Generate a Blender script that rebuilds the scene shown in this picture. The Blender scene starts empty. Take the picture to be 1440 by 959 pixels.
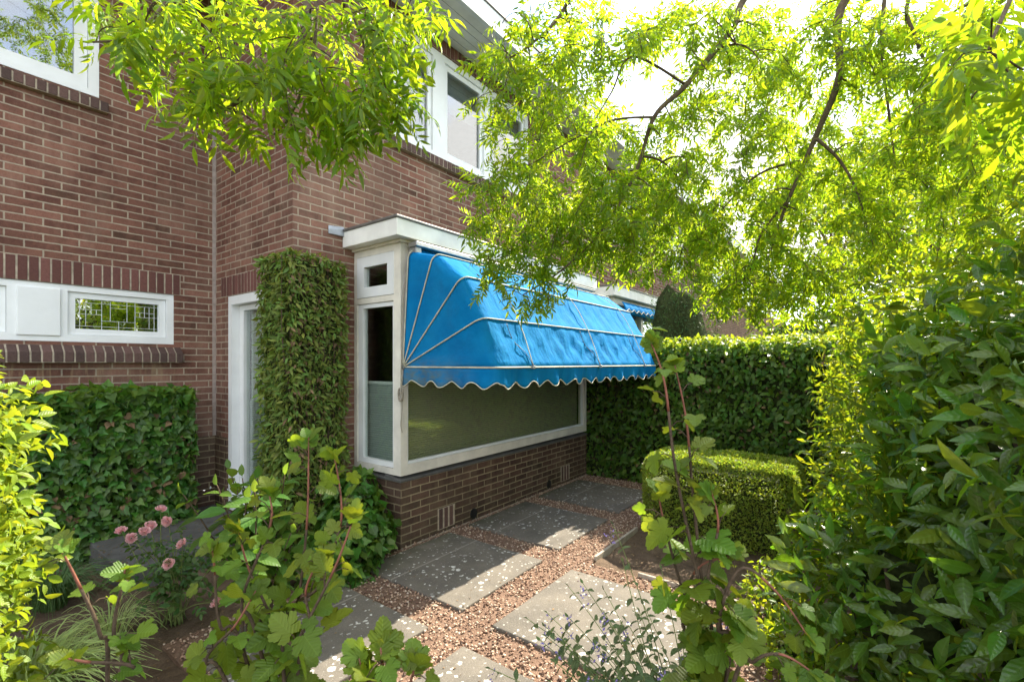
import bpy, bmesh, math, random
import numpy as np
from mathutils import Vector, Matrix
R = np.random.default_rng(7)
random.seed(7)
SC = bpy.context.scene
COL = SC.collection
# ------------------------------------------------------------------ camera
EYE = 1.55
cam_d = bpy.data.cameras.new('camera'); cam = bpy.data.objects.new('camera', cam_d); COL.objects.link(cam)
cam.location = (0, 0, EYE)
cam.rotation_euler = (math.radians(90), 0, math.atan2(.6, .8) - math.radians(90))
cam_d.sensor_width = 36; cam_d.lens = 16.5; cam_d.shift_y = .0212
cam_d.clip_start = .05; cam_d.clip_end = 900
cam_d.dof.use_dof = True; cam_d.dof.focus_distance = 3.6; cam_d.dof.aperture_fstop = 9
SC.camera = cam
# ------------------------------------------------------------------ sky, sun, exposure
SUN_TO = Vector((1, -.09, .84)).normalized()
w = bpy.data.worlds.new('World'); SC.world = w; w.use_nodes = True
nt = w.node_tree; nt.nodes.clear()
out = nt.nodes.new('ShaderNodeOutputWorld'); bg = nt.nodes.new('ShaderNodeBackground')
sky = nt.nodes.new('ShaderNodeTexSky'); sky.sky_type = 'NISHITA'; sky.sun_disc = False
sky.sun_elevation = math.asin(SUN_TO.z); sky.sun_rotation = math.atan2(SUN_TO.x, SUN_TO.y)
sky.dust_density = .35; sky.air_density = 1.0; sky.ozone_density = 1.6
tc = nt.nodes.new('ShaderNodeTexCoord'); nz = nt.nodes.new('ShaderNodeTexNoise')
nz.inputs['Scale'].default_value = 2.2; nz.inputs['Detail'].default_value = 7; nz.inputs['Roughness'].default_value = .55
rp = nt.nodes.new('ShaderNodeValToRGB'); rp.color_ramp.elements[0].position = .36; rp.color_ramp.elements[1].position = .58
mx = nt.nodes.new('ShaderNodeMixRGB'); mx.inputs[2].default_value = (3.1, 3.0, 2.85, 1)
nt.links.new(tc.outputs['Generated'], nz.inputs['Vector']); nt.links.new(nz.outputs['Fac'], rp.inputs['Fac'])
nt.links.new(rp.outputs['Color'], mx.inputs[0]); nt.links.new(sky.outputs[0], mx.inputs[1])
nt.links.new(mx.outputs[0], bg.inputs[0]); nt.links.new(bg.outputs[0], out.inputs[0])
bg.inputs[1].default_value = .145
sd = bpy.data.lights.new('sun', 'SUN'); sun = bpy.data.objects.new('sun', sd); COL.objects.link(sun)
sd.energy = 2.9; sd.angle = math.radians(.55); sd.color = (1, .91, .75)
sun.location = (20, -3, 18); sun.rotation_euler = SUN_TO.to_track_quat('Z', 'Y').to_euler()
SC.view_settings.view_transform = 'Standard'; SC.view_settings.look = 'None'
SC.view_settings.gamma = 1; SC.view_settings.exposure = 2.55; SC.view_settings.use_curve_mapping = False
SC.cycles.max_bounces = 10; SC.cycles.transparent_max_bounces = 16; SC.cycles.transmission_bounces = 6
SC.cycles.diffuse_bounces = 5; SC.cycles.sample_clamp_indirect = 6
SC.cycles.caustics_reflective = False; SC.cycles.caustics_refractive = False
try:
    SC.cycles.use_denoising = True
except Exception:
    pass
# ------------------------------------------------------------------ measuring helper: a photo pixel at a given depth -> a point of the place
def at(px, py, t):
    k = (px - 720) / 660.
    return np.array(((.8 + .6*k)*t, (.6 - .8*k)*t, EYE - (py - 510)*t/660.))
# ------------------------------------------------------------------ materials
def new_mat(name):
    m = bpy.data.materials.new(name); m.use_nodes = True
    t = m.node_tree
    return m, t, t.nodes['Principled BSDF']
def L(t, a, b): t.links.new(a, b)
def pos_node(t, scale=(1, 1, 1)):
    g = t.nodes.new('ShaderNodeNewGeometry'); mp = t.nodes.new('ShaderNodeMapping')
    mp.inputs['Scale'].default_value = scale
    L(t, g.outputs['Position'], mp.inputs['Vector']); return mp.outputs[0]
def noise(t, vec, scale, detail=4, rough=.55):
    n = t.nodes.new('ShaderNodeTexNoise'); n.inputs['Scale'].default_value = scale
    n.inputs['Detail'].default_value = detail; n.inputs['Roughness'].default_value = rough
    if vec is not None: L(t, vec, n.inputs['Vector'])
    return n.outputs['Fac']
def ramp(t, fac, stops):
    r = t.nodes.new('ShaderNodeValToRGB')
    while len(r.color_ramp.elements) < len(stops): r.color_ramp.elements.new(.5)
    for e, (p, c) in zip(r.color_ramp.elements, stops):
        e.position = p; e.color = (c, c, c, 1) if isinstance(c, (int, float)) else (*c, 1)
    L(t, fac, r.inputs[0]); return r.outputs[0]
def mixc(t, fac, a, b, mode='MIX'):
    n = t.nodes.new('ShaderNodeMixRGB'); n.blend_type = mode
    for i, v in ((0, fac), (1, a), (2, b)):
        if isinstance(v, (int, float)): n.inputs[i].default_value = v if i == 0 else (v, v, v, 1)
        elif isinstance(v, tuple): n.inputs[i].default_value = (*v, 1)
        else: L(t, v, n.inputs[i])
    return n.outputs[0]
def bump(t, h, strength, dist, p):
    b = t.nodes.new('ShaderNodeBump'); b.inputs['Strength'].default_value = strength; b.inputs['Distance'].default_value = dist
    L(t, h, b.inputs['Height']); L(t, b.outputs[0], p.inputs['Normal']); return b
def simple(name, col, rough=.6, var=.12, scale=8, bmp=.0, spec=.4, bscale=60, metal=0):
    m, t, p = new_mat(name)
    v = pos_node(t)
    f = noise(t, v, scale, 5)
    lo = tuple(c*(1 - var) for c in col); hi = tuple(min(1, c*(1 + var)) for c in col)
    L(t, ramp(t, f, [(.3, lo), (.7, hi)]), p.inputs['Base Color'])
    p.inputs['Roughness'].default_value = rough; p.inputs['Specular IOR Level'].default_value = spec; p.inputs['Metallic'].default_value = metal
    if bmp: bump(t, noise(t, v, bscale, 4), bmp, .01, p)
    return m
def brick_mat(name, c1, c2, mortar, dirt=.35):
    m, t, p = new_mat(name)
    uv = t.nodes.new('ShaderNodeUVMap').outputs[0]
    P = pos_node(t)
    # a little wander in the courses
    dn = t.nodes.new('ShaderNodeTexNoise'); dn.inputs['Scale'].default_value = 5; dn.inputs['Detail'].default_value = 3; L(t, uv, dn.inputs['Vector'])
    sub = t.nodes.new('ShaderNodeVectorMath'); sub.operation = 'SUBTRACT'; L(t, dn.outputs['Color'], sub.inputs[0]); sub.inputs[1].default_value = (.5, .5, .5)
    scl = t.nodes.new('ShaderNodeVectorMath'); scl.operation = 'SCALE'; scl.inputs['Scale'].default_value = .006; L(t, sub.outputs[0], scl.inputs[0])
    dn2 = t.nodes.new('ShaderNodeTexNoise'); dn2.inputs['Scale'].default_value = 60; dn2.inputs['Detail'].default_value = 2; L(t, uv, dn2.inputs['Vector'])
    sub2 = t.nodes.new('ShaderNodeVectorMath'); sub2.operation = 'SUBTRACT'; L(t, dn2.outputs['Color'], sub2.inputs[0]); sub2.inputs[1].default_value = (.5, .5, .5)
    scl2 = t.nodes.new('ShaderNodeVectorMath'); scl2.operation = 'SCALE'; scl2.inputs['Scale'].default_value = .005; L(t, sub2.outputs[0], scl2.inputs[0])
    a1 = t.nodes.new('ShaderNodeVectorMath'); L(t, uv, a1.inputs[0]); L(t, scl.outputs[0], a1.inputs[1])
    a2 = t.nodes.new('ShaderNodeVectorMath'); L(t, a1.outputs[0], a2.inputs[0]); L(t, scl2.outputs[0], a2.inputs[1])
    b = t.nodes.new('ShaderNodeTexBrick'); L(t, a2.outputs[0], b.inputs['Vector'])
    b.inputs['Scale'].default_value = 1; b.inputs['Brick Width'].default_value = .212; b.inputs['Row Height'].default_value = .0625
    b.inputs['Mortar Size'].default_value = .0062; b.inputs['Mortar Smooth'].default_value = .25; b.inputs['Bias'].default_value = 0
    b.offset = .5; b.squash = 1
    b.inputs['Color1'].default_value = (0, 0, 0, 1); b.inputs['Color2'].default_value = (1, 1, 1, 1); b.inputs['Mortar'].default_value = (.5, .5, .5, 1)
    cid = b.outputs['Color']
    mid = tuple((x + y)/2 for x, y in zip(c1, c2))
    bc = ramp(t, cid, [(.0, c1), (.35, mid), (.62, c2), (.85, tuple(c*1.38 for c in c2)), (1, (c1[0]*.62, c1[1]*.78, c1[2]*.7))])
    sp = noise(t, P, 90, 6, .7)
    bc = mixc(t, ramp(t, sp, [(.35, 0), (.75, .55)]), bc, tuple(c*.45 for c in c1))
    ml = noise(t, P, 14, 5, .6)
    bc = mixc(t, ramp(t, ml, [(.4, 0), (.75, .4)]), bc, tuple(min(1, c*1.5) for c in c2))
    mo = mixc(t, ramp(t, noise(t, P, 25, 5), [(.3, 0), (.8, .65)]), mortar, tuple(c*.55 for c in mortar))
    c = mixc(t, b.outputs['Fac'], bc, mo)
    c = mixc(t, ramp(t, noise(t, pos_node(t, (1, 1, .35)), 2.6, 7, .7), [(.46, 0), (.76, .4)]), c, tuple(min(1, x*.55 + y*.75) for x, y in zip(c2, mortar)))
    st = noise(t, pos_node(t, (1, 1, .45)), 1.7, 6, .62)
    c = mixc(t, ramp(t, st, [(.45, 0), (.8, dirt)]), c, tuple(x*.4 for x in c1))
    sp3 = t.nodes.new('ShaderNodeSeparateXYZ'); L(t, P, sp3.inputs[0])
    def mr(o, a, b_):
        n_ = t.nodes.new('ShaderNodeMapRange'); n_.inputs['From Min'].default_value = a; n_.inputs['From Max'].default_value = b_; L(t, sp3.outputs[o], n_.inputs['Value']); return n_.outputs[0]
    def mul(a, b_):
        n_ = t.nodes.new('ShaderNodeMath'); n_.operation = 'MULTIPLY'; L(t, a, n_.inputs[0]); L(t, b_, n_.inputs[1]); return n_.outputs[0]
    run = mul(mul(mul(mr('Y', 5.1, 5.12), mr('Z', 1.56, 1.5)), mul(mr('Z', 1.2, 1.5), mr('X', 1.75, 1.6))), ramp(t, noise(t, pos_node(t, (30, 1, 3)), 1.0, 4, .6), [(.5, 0), (.7, .6)]))
    c = mixc(t, run, c, (.34, .25, .14))
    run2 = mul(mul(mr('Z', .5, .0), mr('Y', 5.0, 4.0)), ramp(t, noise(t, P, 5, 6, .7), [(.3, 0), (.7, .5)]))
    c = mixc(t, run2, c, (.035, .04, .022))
    L(t, c, p.inputs['Base Color'])
    p.inputs['Roughness'].default_value = .86; p.inputs['Specular IOR Level'].default_value = .25
    inv = t.nodes.new('ShaderNodeMath'); inv.operation = 'SUBTRACT'; inv.inputs[0].default_value = 1; L(t, b.outputs['Fac'], inv.inputs[1])
    ad = t.nodes.new('ShaderNodeMath'); ad.operation = 'MULTIPLY_ADD'; L(t, sp, ad.inputs[0]); ad.inputs[1].default_value = .35; L(t, inv.outputs[0], ad.inputs[2])
    bump(t, ad.outputs[0], .7, .006, p)
    return m
def leaf_mat(name, col, tcol, tfac=.45, rough=.42, spec=.45, var=.25, hue=.03, under=None):
    m, t, p = new_mat(name)
    g = t.nodes.new('ShaderNodeNewGeometry')
    rnd = g.outputs['Random Per Island']
    def vary(c):
        h = t.nodes.new('ShaderNodeHueSaturation'); h.inputs['Color'].default_value = (*c, 1)
        r2 = t.nodes.new('ShaderNodeMath'); r2.operation = 'MULTIPLY_ADD'; L(t, rnd, r2.inputs[0]); r2.inputs[1].default_value = 2*var; r2.inputs[2].default_value = 1 - var; L(t, r2.outputs[0], h.inputs['Value'])
        fr = t.nodes.new('ShaderNodeMath'); fr.operation = 'MULTIPLY'; L(t, rnd, fr.inputs[0]); fr.inputs[1].default_value = 7.31
        f2 = t.nodes.new('ShaderNodeMath'); f2.operation = 'FRACT'; L(t, fr.outputs[0], f2.inputs[0])
        f3 = t.nodes.new('ShaderNodeMath'); f3.operation = 'MULTIPLY_ADD'; L(t, f2.outputs[0], f3.inputs[0]); f3.inputs[1].default_value = 2*hue; f3.inputs[2].default_value = .5 - hue; L(t, f3.outputs[0], h.inputs['Hue'])
        return h.outputs[0]
    cc = vary(col)
    n = noise(t, pos_node(t), 55, 3)
    cc = mixc(t, ramp(t, n, [(.3, 0), (.75, .35)]), cc, tuple(c*.6 for c in col))
    uv = t.nodes.new('ShaderNodeUVMap').outputs[0]; sx = t.nodes.new('ShaderNodeSeparateXYZ'); L(t, uv, sx.inputs[0])
    def mth(op, a, b=0., c=0.):
        n_ = t.nodes.new('ShaderNodeMath'); n_.operation = op
        for i, v in enumerate((a, b, c)):
            if isinstance(v, (int, float)): n_.inputs[i].default_value = v
            else: L(t, v, n_.inputs[i])
        return n_.outputs[0]
    ax = mth('ABSOLUTE', sx.outputs['X']); mid = mth('LESS_THAN', ax, .014)
    fr_ = mth('FRACT', mth('MULTIPLY', mth('SUBTRACT', sx.outputs['Y'], mth('MULTIPLY', ax, .85)), 7.))
    side = mth('ABSOLUTE', mth('SUBTRACT', fr_, .5))          # .5 on a vein, 0 between
    vein = mth('MAXIMUM', mid, mth('MULTIPLY', mth('GREATER_THAN', side, .45), .6))
    cc = mixc(t, mth('MULTIPLY', vein, .4), cc, tuple(min(1, c*1.9 + .02) for c in col))
    L(t, cc, p.inputs['Base Color'])
    p.inputs['Roughness'].default_value = rough; p.inputs['Specular IOR Level'].default_value = spec
    hgt = mth('MULTIPLY_ADD', noise(t, pos_node(t), 150, 3), .6, mth('MULTIPLY', side, -1.4))
    bump(t, hgt, .5, .0025, p)
    tr = t.nodes.new('ShaderNodeBsdfTranslucent'); L(t, vary(tcol), tr.inputs['Color'])
    ms = t.nodes.new('ShaderNodeMixShader'); ms.inputs[0].default_value = tfac
    L(t, p.outputs[0], ms.inputs[1]); L(t, tr.outputs[0], ms.inputs[2])
    L(t, ms.outputs[0], t.nodes['Material Output'].inputs['Surface'])
    return m
def glass_mat(name, tint=(.86, .9, .87), boost=1.7, ripple=.0):
    m = bpy.data.materials.new(name); m.use_nodes = True; t = m.node_tree; t.nodes.clear()
    o = t.nodes.new('ShaderNodeOutputMaterial'); tr = t.nodes.new('ShaderNodeBsdfTransparent'); tr.inputs[0].default_value = (*tint, 1)
    gl = t.nodes.new('ShaderNodeBsdfGlossy'); gl.inputs['Roughness'].default_value = .0; gl.inputs['Color'].default_value = (.97, .98, 1, 1)
    fr = t.nodes.new('ShaderNodeLayerWeight'); pw = t.nodes.new('ShaderNodeMath'); pw.operation = 'POWER'; L(t, fr.outputs['Facing'], pw.inputs[0]); pw.inputs[1].default_value = 4
    mu = t.nodes.new('ShaderNodeMath'); mu.operation = 'MULTIPLY_ADD'; mu.use_clamp = True; L(t, pw.outputs[0], mu.inputs[0]); mu.inputs[1].default_value = .95; mu.inputs[2].default_value = .045*boost
    ms = t.nodes.new('ShaderNodeMixShader'); L(t, mu.outputs[0], ms.inputs[0]); L(t, tr.outputs[0], ms.inputs[1]); L(t, gl.outputs[0], ms.inputs[2])
    if ripple:
        b = t.nodes.new('ShaderNodeBump'); b.inputs['Strength'].default_value = ripple; b.inputs['Distance'].default_value = .01
        L(t, noise(t, pos_node(t), 3, 2), b.inputs['Height']); L(t, b.outputs[0], gl.inputs['Normal'])
    L(t, ms.outputs[0], o.inputs[0]); return m
M = {}
M['brick'] = brick_mat('red_brown_brick', (.118, .05, .036), (.195, .09, .064), (.40, .325, .245), .5)
M['brick_dark'] = brick_mat('dark_brown_brick', (.056, .032, .024), (.1, .054, .04), (.33, .265, .165), .5)
def soldier_mat(name, c1, c2):
    m, t, p = new_mat(name)
    g = t.nodes.new('ShaderNodeNewGeometry'); P = pos_node(t)
    c = ramp(t, g.outputs['Random Per Island'], [(0, c1), (1, c2)])
    sp = noise(t, P, 60, 6, .65)
    c = mixc(t, ramp(t, sp, [(.4, 0), (.8, .5)]), c, tuple(x*.45 for x in c1))
    L(t, c, p.inputs['Base Color']); p.inputs['Roughness'].default_value = .85; p.inputs['Specular IOR Level'].default_value = .25
    bump(t, sp, .5, .006, p); return m
M['soldier'] = soldier_mat('lintel_brick', (.11, .048, .04), (.19, .082, .068))
M['sill_brick'] = soldier_mat('sill_brick', (.075, .048, .042), (.14, .08, .068))
M['mortar'] = simple('mortar', (.36, .30, .23), .9, .3, 20, .4, .2)
M['sealant'] = simple('joint_sealant', (.34, .28, .25), .8, .2, 20, .2, .2)
M['white'] = simple('white_paint', (.76, .77, .77), .38, .05, 5, .12, .45, 90)
M['cream'] = simple('old_white_paint', (.70, .66, .58), .5, .17, 5, .2, .4, 40)
M['cornice'] = simple('cornice_paint', (.78, .77, .725), .45, .13, 4, .1, .4, 30)
M['zinc'] = simple('roof_edge_zinc', (.2, .19, .18), .5, .2, 12, .1, .5, 40, .6)
M['lead'] = simple('lead_flashing', (.35, .37, .4), .55, .25, 9, .3, .5, 30, .4)
M['dark'] = simple('dark_interior', (.03, .03, .032), .9, .1, 2)
M['room'] = simple('room_plaster', (.22, .21, .2), .9, .1, 2)
M['black'] = simple('plain_black', (.012, .012, .012), .5, .1, 10)
M['glass'] = glass_mat('window_glass', ripple=.02)
M['glass_up'] = glass_mat('upper_window_glass', (.7, .74, .74), 4.5, .03)
M['glass_lead'] = glass_mat('leaded_glass', (.5, .55, .45), 11, .25)
M['glass_bay'] = glass_mat('bay_window_glass', (.92, .95, .9), 2.4, .02)
M['came'] = simple('lead_came', (.6, .62, .62), .5, .1, 9)
M['tile'] = simple('roof_tile', (.12, .06, .05), .8, .3, 9, .3)
M['steel'] = simple('galvanised_steel', (.42, .42, .42), .4, .15, 20, .1, .5, 60, .7)
M['rope'] = simple('cotton_cord', (.35, .31, .25), .9, .2, 50, .4, .1, 200)
M['bark'] = simple('twig_bark', (.085, .058, .038), .85, .35, 40, .6, .2, 120)
M['bark2'] = simple('limb_bark', (.12, .088, .058), .85, .35, 25, .8, .2, 70)
M['stem_red'] = simple('reddish_stem', (.2, .075, .048), .6, .35, 30, .2, .3)
M['stem_green'] = simple('green_stem', (.16, .2, .06), .6, .3, 30, .1, .3)
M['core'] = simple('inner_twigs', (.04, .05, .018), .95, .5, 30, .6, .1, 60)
M['wood'] = simple('weathered_timber', (.36, .31, .25), .8, .3, 14, .4, .2, 50)
def blind_mat(name, col, pitch):
    m, t, p = new_mat(name)
    wv = t.nodes.new('ShaderNodeTexWave'); wv.wave_type = 'BANDS'; wv.bands_direction = 'Z'; wv.inputs['Scale'].default_value = 1/pitch*.314; wv.inputs['Distortion'].default_value = .15
    L(t, pos_node(t), wv.inputs['Vector'])
    L(t, mixc(t, wv.outputs['Fac'], tuple(c*.72 for c in col), col), p.inputs['Base Color']); p.inputs['Roughness'].default_value = .8
    bump(t, wv.outputs['Fac'], .4, .006, p)
    return m
M['blind_grey'] = blind_mat('pleated_blind_grey', (.42, .46, .44), .02)
M['blind_green'] = blind_mat('pleated_blind_olive', (.48, .45, .31), .02)
M['curtain'] = simple('net_curtain', (.6, .62, .62), .8, .1, 3)
def fabric_mat():
    m, t, p = new_mat('blue_awning_canvas')
    P = pos_node(t)
    wr = noise(t, pos_node(t, (3.2, 1, 1)), 3.0, 4, .6)
    c = ramp(t, noise(t, P, 6, 6), [(.3, (.003, .19, .49)), (.75, (.006, .26, .60))])
    # dirt streaks and green mildew low on the old cloth
    sx = t.nodes.new('ShaderNodeSeparateXYZ'); L(t, P, sx.inputs[0])
    dz = ramp(t, sx.outputs['Z'], [(.0, 0), (1, 1)])
    mr = t.nodes.new('ShaderNodeMapRange'); mr.inputs['From Min'].default_value = 2.75; mr.inputs['From Max'].default_value = 3.06; L(t, sx.outputs['Y'], mr.inputs['Value'])
    mz = t.nodes.new('ShaderNodeMapRange'); mz.inputs['From Min'].default_value = 1.62; mz.inputs['From Max'].default_value = 1.46; L(t, sx.outputs['Z'], mz.inputs['Value'])
    my = t.nodes.new('ShaderNodeMapRange'); my.inputs['From Min'].default_value = 2.2; my.inputs['From Max'].default_value = 2.75; L(t, sx.outputs['Y'], my.inputs['Value'])
    mm = t.nodes.new('ShaderNodeMath'); mm.operation = 'MULTIPLY'; L(t, mz.outputs[0], mm.inputs[0]); L(t, my.outputs[0], mm.inputs[1])
    nn = ramp(t, noise(t, pos_node(t, (1, 1, 2.5)), 9, 6, .65), [(.3, 0), (.62, .85)])
    m3 = t.nodes.new('ShaderNodeMath'); m3.operation = 'MULTIPLY'; L(t, mm.outputs[0], m3.inputs[0]); L(t, nn, m3.inputs[1])
    c = mixc(t, m3.outputs[0], c, (.17, .19, .12))
    c = mixc(t, ramp(t, noise(t, P, 2.3, 6, .7), [(.5, 0), (.8, .4)]), c, (.02, .11, .33))
    c = mixc(t, ramp(t, noise(t, pos_node(t, (16, 1.4, 1.4)), 1.0, 5, .6), [(.45, 0), (.8, .4)]), c, (.03, .30, .55))
    c = mixc(t, ramp(t, noise(t, pos_node(t, (22, 2, 1.1)), 1.0, 6, .7), [(.58, 0), (.8, .45)]), c, (.035, .10, .22))
    L(t, c, p.inputs['Base Color']); p.inputs['Roughness'].default_value = .8; p.inputs['Specular IOR Level'].default_value = .06
    wv = t.nodes.new('ShaderNodeMath'); wv.operation = 'MULTIPLY_ADD'; L(t, noise(t, P, 11, 4, .6), wv.inputs[0]); wv.inputs[1].default_value = .35; L(t, wr, wv.inputs[2])
    bump(t, wv.outputs[0], .55, .035, p)
    tr = t.nodes.new('ShaderNodeBsdfTranslucent'); L(t, mixc(t, .0, c, (0, 0, 0)), tr.inputs['Color'])
    ms = t.nodes.new('ShaderNodeMixShader'); ms.inputs[0].default_value = .28
    L(t, p.outputs[0], ms.inputs[1]); L(t, tr.outputs[0], ms.inputs[2]); L(t, ms.outputs[0], t.nodes['Material Output'].inputs['Surface'])
    return m
M['canvas'] = fabric_mat()
M['piping'] = simple('cream_piping', (.5, .48, .38), .7, .25, 14, .1)
def slab_mat():
    m, t, p = new_mat('lichened_concrete')
    P = pos_node(t)
    base = ramp(t, noise(t, P, 4, 8, .65), [(.3, (.105, .094, .08)), (.7, (.18, .158, .13))])
    base = mixc(t, ramp(t, noise(t, P, 160, 3, .8), [(.5, 0), (.75, .6)]), base, (.09, .08, .07))
    base = mixc(t, ramp(t, noise(t, P, 130, 2, .8), [(.6, 0), (.72, .4)]), base, (.4, .36, .3))
    # faint line of sunlight past the awning, painted pale across the slabs
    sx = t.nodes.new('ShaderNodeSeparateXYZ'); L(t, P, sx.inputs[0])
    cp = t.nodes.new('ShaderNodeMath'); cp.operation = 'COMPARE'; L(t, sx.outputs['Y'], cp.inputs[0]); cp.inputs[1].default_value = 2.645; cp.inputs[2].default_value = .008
    light_line = t.nodes.new('ShaderNodeMath'); light_line.operation = 'MULTIPLY'; light_line.inputs[1].default_value = .45; L(t, cp.outputs[0], light_line.inputs[0])
    base = mixc(t, light_line.outputs[0], base, (.36, .33, .28))
    wob = t.nodes.new('ShaderNodeTexNoise'); wob.inputs['Scale'].default_value = 40; wob.inputs['Detail'].default_value = 3; L(t, P, wob.inputs['Vector'])
    sc = t.nodes.new('ShaderNodeVectorMath'); sc.operation = 'SCALE'; sc.inputs['Scale'].default_value = .045; L(t, wob.outputs['Color'], sc.inputs[0])
    ad = t.nodes.new('ShaderNodeVectorMath'); L(t, P, ad.inputs[0]); L(t, sc.outputs[0], ad.inputs[1])
    fac = None
    for scale, thr, dens in ((15, .33, .36), (30, .34, .42)):
        vo = t.nodes.new('ShaderNodeTexVoronoi'); vo.voronoi_dimensions = '2D'; vo.inputs['Scale'].default_value = scale; L(t, ad.outputs[0], vo.inputs['Vector'])
        sep = t.nodes.new('ShaderNodeSeparateColor'); L(t, vo.outputs['Color'], sep.inputs[0])
        rad = t.nodes.new('ShaderNodeMath'); rad.operation = 'MULTIPLY'; L(t, sep.outputs[1], rad.inputs[0]); rad.inputs[1].default_value = thr
        lt = t.nodes.new('ShaderNodeMapRange'); L(t, vo.outputs['Distance'], lt.inputs['Value']); L(t, rad.outputs[0], lt.inputs['From Min'])
        r2 = t.nodes.new('ShaderNodeMath'); r2.operation = 'SUBTRACT'; L(t, rad.outputs[0], r2.inputs[0]); r2.inputs[1].default_value = .11; L(t, r2.outputs[0], lt.inputs['From Max'])
        ds = t.nodes.new('ShaderNodeMath'); ds.operation = 'LESS_THAN'; L(t, sep.outputs[0], ds.inputs[0]); ds.inputs[1].default_value = dens
        mu = t.nodes.new('ShaderNodeMath'); mu.operation = 'MULTIPLY'; L(t, lt.outputs[0], mu.inputs[0]); L(t, ds.outputs[0], mu.inputs[1])
        if fac is None: fac = mu.outputs[0]
        else:
            mx2 = t.nodes.new('ShaderNodeMath'); mx2.operation = 'MAXIMUM'; L(t, fac, mx2.inputs[0]); L(t, mu.outputs[0], mx2.inputs[1]); fac = mx2.outputs[0]
    pf = t.nodes.new('ShaderNodeMath'); pf.operation = 'MULTIPLY'; L(t, fac, pf.inputs[0]); L(t, ramp(t, noise(t, P, 70, 3), [(.3, .5), (.6, .95)]), pf.inputs[1])
    gn = t.nodes.new('ShaderNodeNewGeometry'); sn = t.nodes.new('ShaderNodeSeparateXYZ'); L(t, gn.outputs['Normal'], sn.inputs[0])
    up_ = t.nodes.new('ShaderNodeMath'); up_.operation = 'MULTIPLY'; up_.use_clamp = True; L(t, pf.outputs[0], up_.inputs[0]); L(t, sn.outputs['Z'], up_.inputs[1])
    cl_ = t.nodes.new('ShaderNodeMath'); cl_.operation = 'MULTIPLY'; L(t, up_.outputs[0], cl_.inputs[0]); L(t, ramp(t, noise(t, P, 2.2, 3), [(.38, .15), (.55, 1)]), cl_.inputs[1])
    c = mixc(t, cl_.outputs[0], base, (.7, .69, .64))
    # moss creeping from the house wall
    my = t.nodes.new('ShaderNodeMapRange'); my.inputs['From Min'].default_value = 2.7; my.inputs['From Max'].default_value = 3.08; L(t, sx.outputs['Y'], my.inputs['Value'])
    mg = t.nodes.new('ShaderNodeMath'); mg.operation = 'MULTIPLY'; L(t, my.outputs[0], mg.inputs[0]); L(t, ramp(t, noise(t, P, 12, 5), [(.35, 0), (.6, .8)]), mg.inputs[1])
    c = mixc(t, mg.outputs[0], c, (.06, .07, .025))
    L(t, c, p.inputs['Base Color']); p.inputs['Roughness'].default_value = .9; p.inputs['Specular IOR Level'].default_value = .25
    bump(t, noise(t, P, 120, 5, .7), .5, .006, p)
    return m
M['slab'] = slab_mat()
M['step'] = simple('dark_stone', (.10, .098, .095), .75, .25, 7, .3, .3, 80)
def soil_mat(name, a, b, green=0):
    m, t, p = new_mat(name); P = pos_node(t)
    c = ramp(t, noise(t, P, 9, 8, .7), [(.3, a), (.7, b)])
    c = mixc(t, ramp(t, noise(t, P, 90, 4, .8), [(.5, 0), (.75, .7)]), c, tuple(x*.4 for x in a))
    if green: c = mixc(t, ramp(t, noise(t, P, 1.3, 6, .7), [(.4, 0), (.6, green)]), c, (.045, .075, .018))
    L(t, c, p.inputs['Base Color']); p.inputs['Roughness'].default_value = .95; p.inputs['Specular IOR Level'].default_value = .15
    bump(t, noise(t, P, 35, 8, .75), .9, .03, p); return m
M['soil'] = soil_mat('garden_soil', (.1, .068, .046), (.2, .142, .098))
M['field'] = soil_mat('grassy_ground', (.05, .045, .025), (.09, .075, .045), .9)
M['grit'] = soil_mat('gravel_bed', (.17, .105, .075), (.32, .21, .15))
def stone_mat():
    m, t, p = new_mat('gravel_chips'); g = t.nodes.new('ShaderNodeNewGeometry')
    c = ramp(t, g.outputs['Random Per Island'], [(0, (.15, .085, .06)), (.25, (.32, .195, .135)), (.5, (.43, .29, .205)), (.8, (.56, .42, .31)), (1, (.66, .55, .44))])
    c = mixc(t, ramp(t, noise(t, pos_node(t), 150, 3), [(.4, 0), (.8, .4)]), c, (.1, .06, .045))
    L(t, c, p.inputs['Base Color']); p.inputs['Roughness'].default_value = .85; p.inputs['Specular IOR Level'].default_value = .25; return m
M['stone'] = stone_mat()
M['litter'] = soldier_mat('leaf_litter', (.09, .055, .03), (.26, .17, .09))
# foliage
M['ash'] = leaf_mat('ash_leaf', (.095, .18, .012), (.43, .58, .014), .6, .42, .4, .28, .025)
M['ivy'] = leaf_mat('ivy_leaf', (.062, .145, .017), (.2, .38, .03), .28, .36, .5, .5, .035)
M['creeper'] = leaf_mat('creeper_leaf', (.15, .21, .04), (.32, .42, .05), .34, .5, .35, .45, .05)
M['beech'] = leaf_mat('hedge_leaf', (.08, .165, .02), (.3, .46, .03), .38, .42, .45, .35, .03)
M['box'] = leaf_mat('box_leaf', (.21, .28, .03), (.36, .46, .03), .35, .45, .4, .3, .03)
M['laurel'] = leaf_mat('laurel_leaf', (.075, .155, .016), (.32, .48, .015), .36, .27, .6, .45, .035)
M['laurel_y'] = leaf_mat('fresh_shrub_leaf', (.085, .16, .012), (.44, .55, .015), .45, .4, .45, .3, .03)
M['golden'] = leaf_mat('golden_leaf', (.17, .255, .015), (.42, .5, .02), .42, .45, .4, .22, .02)
M['hydrangea'] = leaf_mat('hydrangea_leaf', (.075, .16, .022), (.26, .42, .03), .38, .45, .4, .25, .025)
M['currant'] = leaf_mat('currant_leaf', (.105, .175, .016), (.36, .46, .02), .42, .5, .35, .3, .03)
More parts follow.
